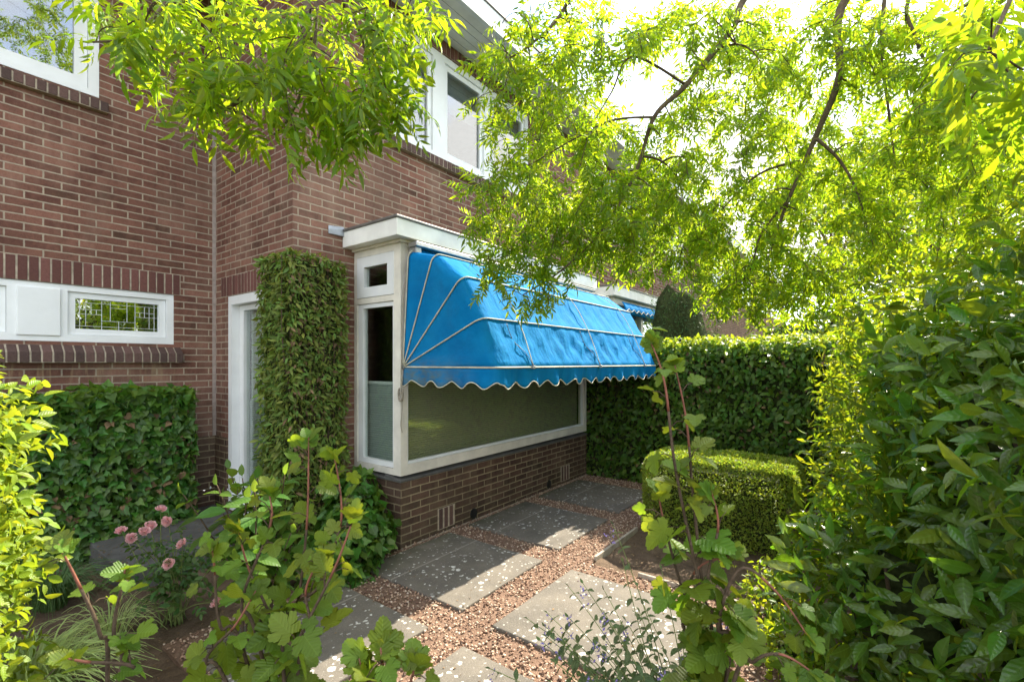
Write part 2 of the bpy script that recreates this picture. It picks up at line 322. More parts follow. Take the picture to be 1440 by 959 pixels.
M['rose_leaf'] = leaf_mat('rose_leaf', (.05, .11, .025), (.2, .32, .04), .35, .45, .4, .3, .03)
M['catmint'] = leaf_mat('catmint_leaf', (.10, .14, .06), (.2, .28, .08), .3, .65, .25, .3, .03)
M['blade'] = leaf_mat('grass_blade', (.32, .40, .14), (.4, .48, .12), .4, .5, .4, .4, .03)
M['blade_dark'] = leaf_mat('dark_grass_blade', (.05, .10, .025), (.15, .26, .03), .35, .5, .4, .3, .03)
M['conifer'] = leaf_mat('conifer_spray', (.03, .07, .014), (.1, .19, .02), .2, .6, .3, .4, .03)
M['petal'] = leaf_mat('rose_petal', (.95, .56, .58), (.95, .56, .58), .3, .5, .3, .2, .01)
M['mauve'] = leaf_mat('catmint_flower', (.28, .22, .55), (.35, .3, .6), .3, .6, .2, .2, .02)
M['white_petal'] = leaf_mat('white_petal', (.72, .75, .8), (.6, .62, .68), .3, .6, .2, .1, .0)
# ------------------------------------------------------------------ object helpers
def tag(o, label=None, cat=None, group=None, kind=None):
    if label: o['label'] = label
    if cat: o['category'] = cat
    if group: o['group'] = group
    if kind: o['kind'] = kind
    return o
def thing(name, loc, label, cat, group=None):
    o = bpy.data.objects.new(name, None); o.empty_display_size = .1; COL.objects.link(o); o.location = loc
    return tag(o, label, cat, group)
def world_of(o):
    v = Vector((0, 0, 0))
    while o is not None: v += Vector(o.location); o = o.parent
    return v
class MB:
    def __init__(s): s.v = []; s.f = []; s.smooth = False
    def add(s, vs, fs):
        b = len(s.v); s.v += [tuple(map(float, x)) for x in vs]; s.f += [tuple(i + b for i in f) for f in fs]; return s
    def box(s, x0, x1, y0, y1, z0, z1):
        return s.add([(x0, y0, z0), (x1, y0, z0), (x1, y1, z0), (x0, y1, z0), (x0, y0, z1), (x1, y0, z1), (x1, y1, z1), (x0, y1, z1)],
                     [(0, 3, 2, 1), (4, 5, 6, 7), (0, 1, 5, 4), (1, 2, 6, 5), (2, 3, 7, 6), (3, 0, 4, 7)])
    def tube(s, pts, rad, n=6):
        pts = [Vector(p) for p in pts]
        if not hasattr(rad, '__len__'): rad = [rad]*len(pts)
        b = len(s.v); up = None
        for i, p in enumerate(pts):
            d = (pts[min(i + 1, len(pts) - 1)] - pts[max(i - 1, 0)])
            if d.length < 1e-9: d = Vector((0, 0, 1))
            d.normalize()
            if up is None: up = d.orthogonal().normalized()
            up = (up - d*up.dot(d)); up = up.normalized() if up.length > 1e-6 else d.orthogonal().normalized()
            q = d.cross(up)
            for k in range(n):
                a = 2*math.pi*k/n
                s.v.append(tuple(p + (up*math.cos(a) + q*math.sin(a))*rad[i]))
        for i in range(len(pts) - 1):
            for k in range(n):
                k2 = (k + 1) % n
                s.f.append((b + i*n + k, b + i*n + k2, b + (i + 1)*n + k2, b + (i + 1)*n + k))
        s.f.append(tuple(b + k for k in reversed(range(n)))); e = b + (len(pts) - 1)*n
        s.f.append(tuple(e + k for k in range(n))); return s
    def grid(s, P):  # P[i][j]
        n, m = len(P), len(P[0]); b = len(s.v)
        for r in P: s.v += [tuple(map(float, x)) for x in r]
        for i in range(n - 1):
            for j in range(m - 1):
                s.f.append((b + i*m + j, b + i*m + j + 1, b + (i + 1)*m + j + 1, b + (i + 1)*m + j))
        return s
    def wall(s, axis, c0, c1, u0, u1, z0, z1, holes=()):
        """solid wall between planes c0 (outside) and c1 on an axis ('x' or 'y'), running u0..u1, with openings"""
        us = sorted({u0, u1, *[max(u0, min(u1, h[0])) for h in holes], *[max(u0, min(u1, h[1])) for h in holes]})
        zs = sorted({z0, z1, *[max(z0, min(z1, h[2])) for h in holes], *[max(z0, min(z1, h[3])) for h in holes]})
        def P(c, u, z): return (u, c, z) if axis == 'y' else (c, u, z)
        def solid(i, j):
            if i < 0 or j < 0 or i >= len(us) - 1 or j >= len(zs) - 1: return False
            um, zm = (us[i] + us[i + 1])/2, (zs[j] + zs[j + 1])/2
            return not any(h[0] < um < h[1] and h[2] < zm < h[3] for h in holes)
        def quad(a, b, c, d): s.add([a, b, c, d], [(0, 1, 2, 3)])
        for i in range(len(us) - 1):
            for j in range(len(zs) - 1):
                if not solid(i, j): continue
                a, b, c, d = us[i], us[i + 1], zs[j], zs[j + 1]
                quad(P(c0, a, c), P(c0, b, c), P(c0, b, d), P(c0, a, d))
                quad(P(c1, a, c), P(c1, a, d), P(c1, b, d), P(c1, b, c))
                if not solid(i - 1, j): quad(P(c0, a, c), P(c0, a, d), P(c1, a, d), P(c1, a, c))
                if not solid(i + 1, j): quad(P(c0, b, c), P(c1, b, c), P(c1, b, d), P(c0, b, d))
                if not solid(i, j - 1): quad(P(c0, a, c), P(c1, a, c), P(c1, b, c), P(c0, b, c))
                if not solid(i, j + 1): quad(P(c0, a, d), P(c0, b, d), P(c1, b, d), P(c1, a, d))
        return s
    def build(s, name, mat, parent=None, bevel=0, smooth=None, uv=False, solid=0):
        off = world_of(parent) if parent is not None else Vector((0, 0, 0))
        me = bpy.data.meshes.new(name)
        me.from_pydata([(x - off.x, y - off.y, z - off.z) for x, y, z in s.v], [], s.f); me.materials.append(mat)
        if uv:
            bm = bmesh.new(); bm.from_mesh(me); bmesh.ops.recalc_face_normals(bm, faces=bm.faces) if uv != 'keep' else None; bm.to_mesh(me); bm.free()
            lay = me.uv_layers.new(name='UVMap')
            for p in me.polygons:
                n = p.normal
                for li in p.loop_indices:
                    c = me.vertices[me.loops[li].vertex_index].co + off
                    if abs(n.z) > .8: lay.data[li].uv = (c.x, c.y)
                    elif abs(n.y) >= abs(n.x): lay.data[li].uv = (c.x, c.z)
                    else: lay.data[li].uv = (c.y + .047, c.z)
        o = bpy.data.objects.new(name, me); COL.objects.link(o); o.parent = parent
        if smooth if smooth is not None else s.smooth:
            me.polygons.foreach_set('use_smooth', [True]*len(me.polygons))
        if solid:
            md = o.modifiers.new('solid', 'SOLIDIFY'); md.thickness = solid; md.offset = 0
        if bevel:
            md = o.modifiers.new('bevel', 'BEVEL'); md.width = bevel; md.segments = 2; md.limit_method = 'ANGLE'
        return o
def rect_frame(mb, axis, c0, c1, u0, u1, z0, z1, t, tb=None, tt=None):
    tb = t if tb is None else tb; tt = t if tt is None else tt
    return mb.wall(axis, c0, c1, u0, u1, z0, z1, [(u0 + t, u1 - t, z0 + tb, z1 - tt)])
def pane(axis, c, u0, u1, z0, z1, mat, parent, name='pane', th=.006):
    m = MB()
    if axis == 'y': m.box(u0, u1, c, c + th, z0, z1)
    else: m.box(c, c + th, u0, u1, z0, z1)
    return m.build(name, mat, parent)
def panel(axis, c0, c1, u0, u1, z0, z1, mat, parent, name, bevel=0):
    m = MB()
    if axis == 'y': m.box(u0, u1, min(c0, c1), max(c0, c1), z0, z1)
    else: m.box(min(c0, c1), max(c0, c1), u0, u1, z0, z1)
    return m.build(name, mat, parent, bevel)
# ------------------------------------------------------------------ leaf machinery
def norm(a): return a/np.maximum(1e-9, np.linalg.norm(a, axis=-1, keepdims=True))
def tpl_leaf(prof, fold=.25, droop=.25, tip=1.0):
    """prof: [(t, halfwidth)] between base (0) and tip; axis +Y, normal +Z"""
    v = [(0, 0, 0)]; f = []
    for t, h in prof: v += [(-h, t, fold*h - droop*t*t), (0, t, -droop*t*t), (h, t, fold*h - droop*t*t)]
    v.append((0, tip, -droop*tip*tip)); k = len(v) - 1
    f += [(0, 2, 1), (0, 3, 2)]
    for i in range(len(prof) - 1):
        a = 1 + 3*i; f += [(a, a + 1, a + 4, a + 3), (a + 1, a + 2, a + 5, a + 4)]
    a = 1 + 3*(len(prof) - 1); f += [(a, a + 1, k), (a + 1, a + 2, k)]
    return np.array(v, float), f
def tpl_lobed(half, centre, fold=.3, droop=.25):
    pts = [(x, y) for x, y in half] + [(-x, y) for x, y in reversed(half[1:-1])]
    v = [(centre[0], centre[1], -droop*centre[1]**2)] + [(x, y, fold*abs(x)*(1 - .4*abs(x)) - droop*y*y) for x, y in pts]
    n = len(pts); f = [(0, 1 + i, 1 + (i + 1) % n) for i in range(n)]
    return np.array(v, float), f
T_OVAL = tpl_leaf([(.22, .2), (.5, .26), (.78, .16)], .3, .22)
T_LONG = tpl_leaf([(.18, .11), (.42, .175), (.68, .14), (.87, .06)], .35, .28)
T_NARROW = tpl_leaf([(.25, .11), (.55, .13), (.8, .07)], .3, .3)
T_TINY = (np.array([(0, 0, 0), (-.27, .45, .06), (0, 1, -.05), (.27, .45, .06)], float), [(0, 3, 2, 1)])
def teeth(half, depth=.035):
    o = [half[0]]
    for (x0, y0), (x1, y1) in zip(half, half[1:]):
        dx, dy = x1 - x0, y1 - y0; l = math.hypot(dx, dy)
        if l > .12:
            nx, ny = dy/l, -dx/l
            if nx*(x0 + x1) + ny*((y0 + y1)/2 - .3)*2 < 0: nx, ny = -nx, -ny
            o += [(x0 + dx*.42 + nx*depth, y0 + dy*.42 + ny*depth), (x0 + dx*.55 - nx*depth*.3, y0 + dy*.55 - ny*depth*.3)]
        o.append((x1, y1))
    return o
T_IVY = tpl_lobed([(0, .04), (.17, -.1), (.36, -.05), (.47, .14), (.4, .28), (.42, .45), (.26, .56), (.12, .82), (0, 1)], (0, .22), .25, .3)
T_CURRANT = tpl_lobed(teeth([(0, .05), (.14, -.1), (.34, -.1), (.46, .06), (.42, .2), (.58, .38), (.52, .56), (.32, .58), (.3, .74), (.18, .9), (0, 1)]), (0, .28), .28, .22)
def tpl_merge(parts):
    V = []; F = []; b = 0
    for v, f in parts:
        V.append(v); F += [tuple(i + b for i in q) for q in f]; b += len(v)
    return np.vstack(V), F
def tpl_move(t, scale, ang, pos, tilt=0., twist=0.):
    v = t[0]*scale
    ct, st = math.cos(twist), math.sin(twist); v = np.c_[v[:, 0]*ct + v[:, 2]*st, v[:, 1], -v[:, 0]*st + v[:, 2]*ct]
    c2, s2 = math.cos(tilt), math.sin(tilt); v = np.c_[v[:, 0], v[:, 1]*c2 - v[:, 2]*s2, v[:, 1]*s2 + v[:, 2]*c2]
    c, s_ = math.cos(ang), math.sin(ang); v = np.c_[v[:, 0]*c - v[:, 1]*s_, v[:, 0]*s_ + v[:, 1]*c, v[:, 2]]
    return v + np.array(pos), t[1]
def tpl_pinnate(seed):
    r = np.random.default_rng(seed); L1 = tpl_leaf([(.2, .085), (.45, .125), (.72, .085)], .3, .3)
    parts = [(np.array([(-.006, 0, 0), (.006, 0, 0), (.003, 1, -.12), (-.003, 1, -.12)], float), [(0, 1, 2, 3)])]
    for y in (.28, .46, .64, .82):
        for s_ in (1, -1):
            parts.append(tpl_move(L1, r.uniform(.4, .52), s_*r.uniform(-1.25, -.75), (0, y + r.uniform(-.03, .03), -.12*y*y), r.uniform(-.7, .1), r.uniform(-.6, .6)))
    parts.append(tpl_move(L1, .5, r.uniform(-.2, .2), (0, 1, -.12), -.3))
    return tpl_merge(parts)
T_ASH = [tpl_pinnate(i) for i in range(6)]
def tpl_rose(n=5):
    r = np.random.default_rng(3); P = []
    for y in (.35, .65):
        for s_ in (1, -1): P.append(tpl_move(T_OVAL, .42, -s_*1.1, (0, y, 0), -.2, r.uniform(-.4, .4)))
    P.append(tpl_move(T_OVAL, .48, 0, (0, .8, 0), -.2)); return tpl_merge(P)
T_ROSE = tpl_rose()
def leaf_arrays(tpl, P, D, N, S):
    D = norm(D); X = norm(np.cross(D, N)); Z = np.cross(X, D)
    v = tpl[0]
    V = (X[:, None, :]*v[None, :, 0, None] + D[:, None, :]*v[None, :, 1, None] + Z[:, None, :]*v[None, :, 2, None])*np.asarray(S)[:, None, None] + P[:, None, :]
    return V.reshape(-1, 3), tpl[1], len(v), len(P)
def leaf_mesh(name, mat, parent, batches, smooth=False):
    """batches: list of (tpl, P, D, N, S)"""
    off = np.array(world_of(parent)) if parent is not None else np.zeros(3)
    AV = []; LV = []; LT = []; UV = []; base = 0
    for b in batches:
        if len(b[1]) == 0: continue
        V, F, nv, n = leaf_arrays(*b)
        AV.append(V); UV.append(np.tile(b[0][0][[i for q in F for i in q], :2], (n, 1)))
        fl = np.array([i for q in F for i in q]); ft = np.array([len(q) for q in F])
        LV.append((fl[None, :] + (np.arange(n)*nv)[:, None] + base).reshape(-1)); LT.append(np.tile(ft, n)); base += n*nv
    V = np.vstack(AV) - off; lv = np.concatenate(LV); lt = np.concatenate(LT)
    me = bpy.data.meshes.new(name); me.vertices.add(len(V)); me.loops.add(len(lv)); me.polygons.add(len(lt))
    me.vertices.foreach_set('co', V.astype(np.float32).ravel()); me.loops.foreach_set('vertex_index', lv.astype(np.int32))
    st = np.concatenate([[0], np.cumsum(lt)[:-1]]); me.polygons.foreach_set('loop_start', st.astype(np.int32)); me.polygons.foreach_set('loop_total', lt.astype(np.int32))
    me.update(calc_edges=True); me.materials.append(mat)
    me.uv_layers.new(name='UVMap').data.foreach_set('uv', np.vstack(UV).astype(np.float32).ravel())
    if smooth: me.polygons.foreach_set('use_smooth', [True]*len(lt))
    o = bpy.data.objects.new(name, me); COL.objects.link(o); o.parent = parent; return o
def rdir(n): return norm(R.normal(size=(n, 3)))
def outward_leaves(P, Nn, size, tpl, droop=.6, rnd=.55, svar=.3, outw=.55):
    """leaves lying on a foliage surface: normals outwards, tips hanging"""
    n = len(P); N = norm(Nn + rnd*rdir(n) + np.array((0, 0, .35)))
    D = norm(outw*Nn + rdir(n)*.8 + np.array((0, 0, -droop)))
    return (tpl, P, D, N, size*R.uniform(1 - svar, 1 + svar, n))
def box_surface(n, x0, x1, y0, y1, z0, z1, faces, bulge=.03, depth=.06, nscale=3., rnd_r=.09):
    A = {'x0': (y1 - y0)*(z1 - z0), 'x1': (y1 - y0)*(z1 - z0), 'y0': (x1 - x0)*(z1 - z0), 'y1': (x1 - x0)*(z1 - z0), 'z1': (x1 - x0)*(y1 - y0)}
    tot = sum(A[f] for f in faces); P = []; N = []
    for f in faces:
        k = max(1, int(n*A[f]/tot)); a, b = R.random(k), R.random(k); q = np.zeros((k, 3)); m = np.zeros((k, 3))
        if f[0] == 'x': q[:, 0] = x0 if f == 'x0' else x1; q[:, 1] = y0 + a*(y1 - y0); q[:, 2] = z0 + b*(z1 - z0); m[:, 0] = -1 if f == 'x0' else 1
        elif f[0] == 'y': q[:, 1] = y0 if f == 'y0' else y1; q[:, 0] = x0 + a*(x1 - x0); q[:, 2] = z0 + b*(z1 - z0); m[:, 1] = -1 if f == 'y0' else 1
        else: q[:, 2] = z1; q[:, 0] = x0 + a*(x1 - x0); q[:, 1] = y0 + b*(y1 - y0); m[:, 2] = 1
        w_ = np.sin(q[:, 0]*nscale*2.1 + 1) + np.sin(q[:, 1]*nscale*2.7 + 2) + np.sin(q[:, 2]*nscale*3.1) + np.sin((q[:, 0] + q[:, 1] + q[:, 2])*nscale*4.3)
        q += m*(bulge*w_/2.2 - depth*R.random(k)**1.5)[:, None]
        # soften the arrises
        P.append(q); N.append(m)
    P = np.vstack(P); lo = np.array((x0, y0, z0 - 1)) ; hi = np.array((x1, y1, z1)); r = min(rnd_r, .45*(x1 - x0), .45*(y1 - y0))
    c = np.clip(P, lo + r, hi - r); d = P - c; l = np.linalg.norm(d, axis=1, keepdims=True)
    P = np.where(l > r, c + d/np.maximum(l, 1e-9)*(r + (l - r)*.35), P)
    return P, np.vstack(N)
def ell_surface(n, ells, depth=.25, lump=.12, zmin=0.02):
    """ells: (cx,cy,cz,rx,ry,rz); points on the union's surface"""
    ar = np.array([(e[3]*e[4] + e[3]*e[5] + e[4]*e[5]) for e in ells]); ar /= ar.sum(); P = []; N = []
    for e, a in zip(ells, ar):
        k = int(n*a*1.5) + 4; d = rdir(k); c = np.array(e[:3]); r = np.array(e[3:])
        ph = R.uniform(0, 6, 3)
        l = 1 + lump*(np.sin(d[:, 0]*5 + ph[0]) + np.sin(d[:, 1]*6 + ph[1]) + np.sin(d[:, 2]*7 + ph[2]) + np.sin((d[:, 0] - d[:, 2])*11))/2
        q = c + d*r*(l*(1 - depth*R.random(k)**1.7))[:, None]; m = norm(d/r)
        ok = q[:, 2] > zmin
        for e2 in ells:
            if e2 is e: continue
            ok &= (((q - np.array(e2[:3]))/np.array(e2[3:]))**2).sum(1) > .8
        P.append(q[ok]); N.append(m[ok])
    return np.vstack(P), np.vstack(N)
def ell_core(mb, e, f=.72, seg=10):
    c = np.array(e[:3]); r = np.array(e[3:])*f; P = []
    for i in range(seg + 1):
        th = math.pi*i/seg; row = []
        for j in range(seg*2 + 1):
            ph = 2*math.pi*j/(seg*2); d = np.array((math.sin(th)*math.cos(ph), math.sin(th)*math.sin(ph), math.cos(th)))
            l = 1 + .1*(math.sin(d[0]*5 + c[0]*3) + math.sin(d[1]*6 + c[1]*5) + math.sin(d[2]*7))
            q = c + d*r*l; q[2] = max(q[2], .0); row.append(q)
        P.append(row)
    mb.grid(P)
def bez(a, b, c, n):
    t = np.linspace(0, 1, n)[:, None]; a, b, c = map(np.asarray, (a, b, c)); return (1 - t)**2*a + 2*t*(1 - t)*b + t*t*c
def spline(pts, n):
    pts = np.asarray(pts, float); m = len(pts); o = []
    for i in range(m - 1):
        p0, p1, p2, p3 = pts[max(i - 1, 0)], pts[i], pts[i + 1], pts[min(i + 2, m - 1)]
        for t in np.linspace(0, 1, n, endpoint=False):
            o.append(.5*((2*p1) + (-p0 + p2)*t + (2*p0 - 5*p1 + 4*p2 - p3)*t*t + (-p0 + 3*p1 - 3*p2 + p3)*t**3))
    o.append(pts[-1]); return np.array(o)
#@@ GROUND
# ================================================================== ground, bed, gravel, paving
tag(MB().box(-300, 300, -300, 300, -1.2, -.05).build('ground', M['field']), kind='structure')
def soil_sheet(name, x0, x1, y0, y1, z, mat, amp=.012, n=60):
    xs = np.linspace(x0, x1, n); ys = np.linspace(y0, y1, n)
    ph = R.uniform(0, 6, 4)
    P = [[(x, y, z + amp*(math.sin(x*7 + ph[0]) + math.sin(y*8 + ph[1]) + math.sin((x + y)*17 + ph[2]) + math.sin((x - y)*23))/2) for x in xs] for y in ys]
    o = MB().grid(P).build(name, mat, smooth=True); return tag(o, kind='structure')
soil_sheet('soil_bed', -4, 6.4, -2.6, 5.3, -.004, M['soil'], .011, 220)
GX0, GX1, GY0, GY1 = .9, 5.75, .3, 3.05
gb = MB()
gb.box(GX0, 3.23, GY0, GY1, -.04, .016); gb.box(3.23, GX1, 1.67, GY1, -.04, .016)
tag(gb.build('gravel_path', M['grit']), kind='structure')
SLABS = [(.96, 1.87, 2.0, 2.86), (2.12, 3.03, 1.975, 2.97), (3.28, 4.2, 1.985, 2.97), (4.46, 5.4, 1.985, 2.97),
         (.93, 1.855, .72, 1.72), (2.1, 3.02, .74, 1.72), (-.2, .7, .75, 1.72)]
SL_LABEL = ['shaded paving slab beside the ivy clump, left of the slab at the bay corner', 'lichen spotted paving slab at the near corner of the brick bay, half in shadow',
            'dark paving slab under the middle of the awning with a short sunlit edge', 'paving slab in deep shade at the far end of the bay by the hedge',
            'sunlit paving slab at the lower edge of the photo between the currant bushes', 'sunlit pale paving slab with the purple catmint leaning over it',
            'paving slab at the lower left beneath the currant bush leaves']
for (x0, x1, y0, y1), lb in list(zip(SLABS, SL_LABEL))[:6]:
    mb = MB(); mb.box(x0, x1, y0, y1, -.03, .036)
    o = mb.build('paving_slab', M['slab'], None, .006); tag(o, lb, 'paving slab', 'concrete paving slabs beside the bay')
# chips
def gravel():
    n = 30000
    P = np.c_[R.uniform(GX0, GX1, n), R.uniform(GY0, GY1, n), np.zeros(n)]
    ok = ~((P[:, 0] > 3.22) & (P[:, 1] < 1.69))
    for x0, x1, y0, y1 in SLABS[:6]:
        ok &= ~((P[:, 0] > x0 + .004) & (P[:, 0] < x1 - .004) & (P[:, 1] > y0 + .004) & (P[:, 1] < y1 - .004))
    P = P[ok]; n = len(P); P[:, 2] = R.uniform(.016, .029, n)
    v = np.array([(1, 0, 0), (-1, .1, 0), (0, 1, .1), (.1, -1, 0), (0, .1, .7), (.1, 0, -.7), (.7, .7, .35), (-.6, -.7, .3)], float)*.5
    f = [(0, 6, 4), (6, 2, 4), (2, 1, 4), (1, 7, 4), (7, 3, 4), (3, 0, 4), (0, 2, 6), (0, 5, 2), (2, 5, 1), (1, 5, 3), (3, 5, 0), (1, 3, 7)]
    b = []
    for k in range(4):
        vv = v*(1 + R.uniform(-.3, .3, v.shape)); s_ = slice(k, None, 4); m = len(P[s_])
        N = norm(rdir(m)*.6 + np.array((0, 0, 1))); b.append(((vv, f), P[s_], rdir(m)*np.array((1, 1, .25)), N, R.uniform(.009, .021, m)))
    tag(leaf_mesh('gravel', M['stone'], None, b), 'reddish brown gravel chips between the paving slabs', 'gravel', kind='stuff')
gravel()
def litter():
    n = 14000; P = np.c_[R.uniform(-.6, 5.6, n), R.uniform(.2, 5.0, n), R.uniform(.0, .012, n)]
    inside = (P[:, 0] > GX0) & ~((P[:, 0] > 3.22) & (P[:, 1] < 1.69)) & (P[:, 1] < 3.05)
    keep = ~inside | (R.random(n) < .12); P = P[keep]; n = len(P)
    on = np.zeros(n, bool)
    for x0, x1, y0, y1 in SLABS[:6]: on |= (P[:, 0] > x0) & (P[:, 0] < x1) & (P[:, 1] > y0) & (P[:, 1] < y1)
    P[on, 2] = .039
    step = (P[:, 0] > .9) & (P[:, 1] > 3.9); P[step, 2] = .155
    P = P[~((P[:, 1] > 3.0) & (P[:, 0] > 1.95))]; n = len(P)
    D = rdir(n)*np.array((1, 1, .15)); N = norm(rdir(n)*.3 + np.array((0, 0, 1)))
    tag(leaf_mesh('leaf_litter', M['litter'], None, [(T_TINY, P, D, N, R.uniform(.006, .026, n))]), 'dry leaf scraps and crumbs scattered over the soil', 'leaf litter', kind='stuff')
litter()
def edging(pts, label):
    (xa, ya), (xb, yb) = pts; d = Vector((xb - xa, yb - ya, 0)).normalized(); q = Vector((-d.y, d.x, 0))*.011
    a, b = Vector((xa, ya, 0)), Vector((xb, yb, 0)); mb = MB()
    vs = [a - q, b - q, b + q, a + q]; mb.add([(v.x, v.y, -.05) for v in vs] + [(v.x, v.y, .045) for v in vs], [(0, 3, 2, 1), (4, 5, 6, 7), (0, 1, 5, 4), (1, 2, 6, 5), (2, 3, 7, 6), (3, 0, 4, 7)])
    tag(mb.build('edging_board', M['wood'], None, .004), label, 'edging board', 'timber edging round the soil bed')
edging(((3.31, 1.675), (4.14, 1.67)), 'narrow timber edging board running up to the box hedge')
edging(((3.245, 1.3), (3.235, .35)), 'narrow timber edging board behind the catmint, end towards the camera')
st = MB().box(.95, 1.955, 3.98, 5.155, -.02, .15).build('stone_step', M['step'], None, .008)
tag(st, 'dark stone door step between the pink rose and the ivy hedge', 'step')
cap = MB().tube([(1.47, 2.93, .0), (1.47, 2.93, .025), (1.47, 2.93, .03)], [.05, .05, .03], 18).build('drain_cap', M['black'])
tag(cap, 'small black round cap in the soil beside the shaded paving slab', 'drain cap')
#@@ HOUSE
# ================================================================== the brick house
house = thing('brick_house', (2.0, 4.2, 0), 'red brown brick house with white window frames and a bay in front', 'house')
XC, YF, YL = 1.97, 3.69, 5.17          # corner, front face, set-back left wall
EV = 5.08
W_UP = (2.98, 5.32, 3.78, 4.94); W_SM = (-.45, 1.62, 1.72, 2.185); W_UL = (-.9, 1.08, 3.78, 4.95)
DOOR = (3.86, 4.885, .15, 2.185)
wl = MB()
wl.wall('y', YF, YF + .24, XC, 6.15, 0, EV + .1, [W_UP, (2.62, 5.69, .55, 2.5)])
wl.wall('x', XC, XC + .24, YF + .24, YL, 0, EV + .1, [DOOR])
wl.wall('y', YL, YL + .24, -4, XC + .24, 0, EV + .1, [W_SM, W_UL])
wl.build('wall', M['brick'], house, uv=True)
pl = MB(); pl.box(-4, XC - .014, YL - .014, YL + .02, 0, .83); pl.box(XC - .014, XC + .02, DOOR[1] + .003, YL - .0145, 0, .83)
pl.build('plinth', M['brick_dark'], house, uv=True)
bk = MB(); bk.wall('y', 9.4, 9.6, -4, 6.15, 0, EV + .1); bk.wall('x', 6.0, 6.15, YF + .25, 9.4, 0, EV + .1); bk.wall('x', -4, -3.8, YL + .25, 9.4, 0, EV + .1)
bk.build('party_wall', M['room'], house)
fl = MB(); fl.box(-3.79, 5.99, YL + .25, 9.39, 2.62, 2.8); fl.box(XC + .25, 5.99, YF + .25, YL + .25, 2.62, 2.8); fl.box(-3.79, 5.99, YL + .25, 9.39, -.05, .12); fl.box(XC + .25, 5.99, YF + .25, YL + .25, -.05, .12)
fl.build('floor', M['dark'], house)
js = MB().box(XC - .03, XC - .001, YL - .012, YL - .0005, .83, EV).build('joint_strip', M['sealant'], house)
# soldier courses: real bricks in a mortar bed
def soldiers(axis, c, u0, u1, z0, z1, out=.004, name='lintel', w=.052, j=.0105, mat='soldier', depth=.1):
    b = MB(); bed = MB(); s_ = 1
    n = round((u1 - u0 + j)/(w + j)); pitch = (u1 - u0 + j)/n; wd = pitch - j
    for i in range(n):
        a = u0 + i*pitch; o = out + random.uniform(-.0015, .0015); t1, t2 = random.uniform(-.0015, .0015), random.uniform(-.003, .003)
        if axis == 'y': b.box(a + t1, a + wd + t1, c - o, c + depth, z0 + t2*.3, z1 + t2)
        else: b.box(c - o, c + depth, a + t1, a + wd + t1, z0 + t2*.3, z1 + t2)
    if axis == 'y': bed.box(u0 - .004, u1 + .004, c - .0008, c + depth - .004, z0 + .0015, z1 + .006)
    else: bed.box(c - .0008, c + depth - .004, u0 - .004, u1 + .004, z0 + .0015, z1 + .006)
    o = b.build(name, M[mat], house, .003); bed.build('mortar', M['mortar'], o); return o
soldiers('y', YL, -.6, 1.665, 2.188, 2.374)
soldiers('x', XC, 3.75, 5.035, 2.192, 2.374)
soldiers('y', YF, 2.9, 5.4, 4.945, EV - .003, .006)
soldiers('y', YL, -1.0, 1.14, 4.955, EV - .003, .006)
def slope_sill(u0, u1, c, zt, zf, zb, out, name='window_sill', w=.052, j=.011):
    b = MB(); bed = MB(); n = round((u1 - u0 + j)/(w + j)); pitch = (u1 - u0 + j)/n; wd = pitch - j
    def prism(m, a, e, o, dz):
        m.add([(x, y, z) for x in (a, e) for (y, z) in ((c + .03, zt + dz), (c - o, zf + dz), (c - o, zb + dz), (c + .03, zb + dz))],
              [(0, 1, 2, 3), (7, 6, 5, 4), (0, 4, 5, 1), (1, 5, 6, 2), (2, 6, 7, 3), (3, 7, 4, 0)])
    for i in range(n): prism(b, u0 + i*pitch, u0 + i*pitch + wd, out + random.uniform(-.003, .003), random.uniform(-.002, .002))
    prism(bed, u0 + .002, u1 - .002, out - .006, -.004)
    o = b.build(name, M['sill_brick'], house, .004); bed.build('mortar', M['mortar'], o); return o
slope_sill(-.6, 1.67, YL, 1.716, 1.635, 1.555, .075)
slope_sill(2.92, 5.38, YF, 3.776, 3.745, 3.665, .06)
slope_sill(-1.0, 1.13, YL, 3.776, 3.745, 3.665, .06)
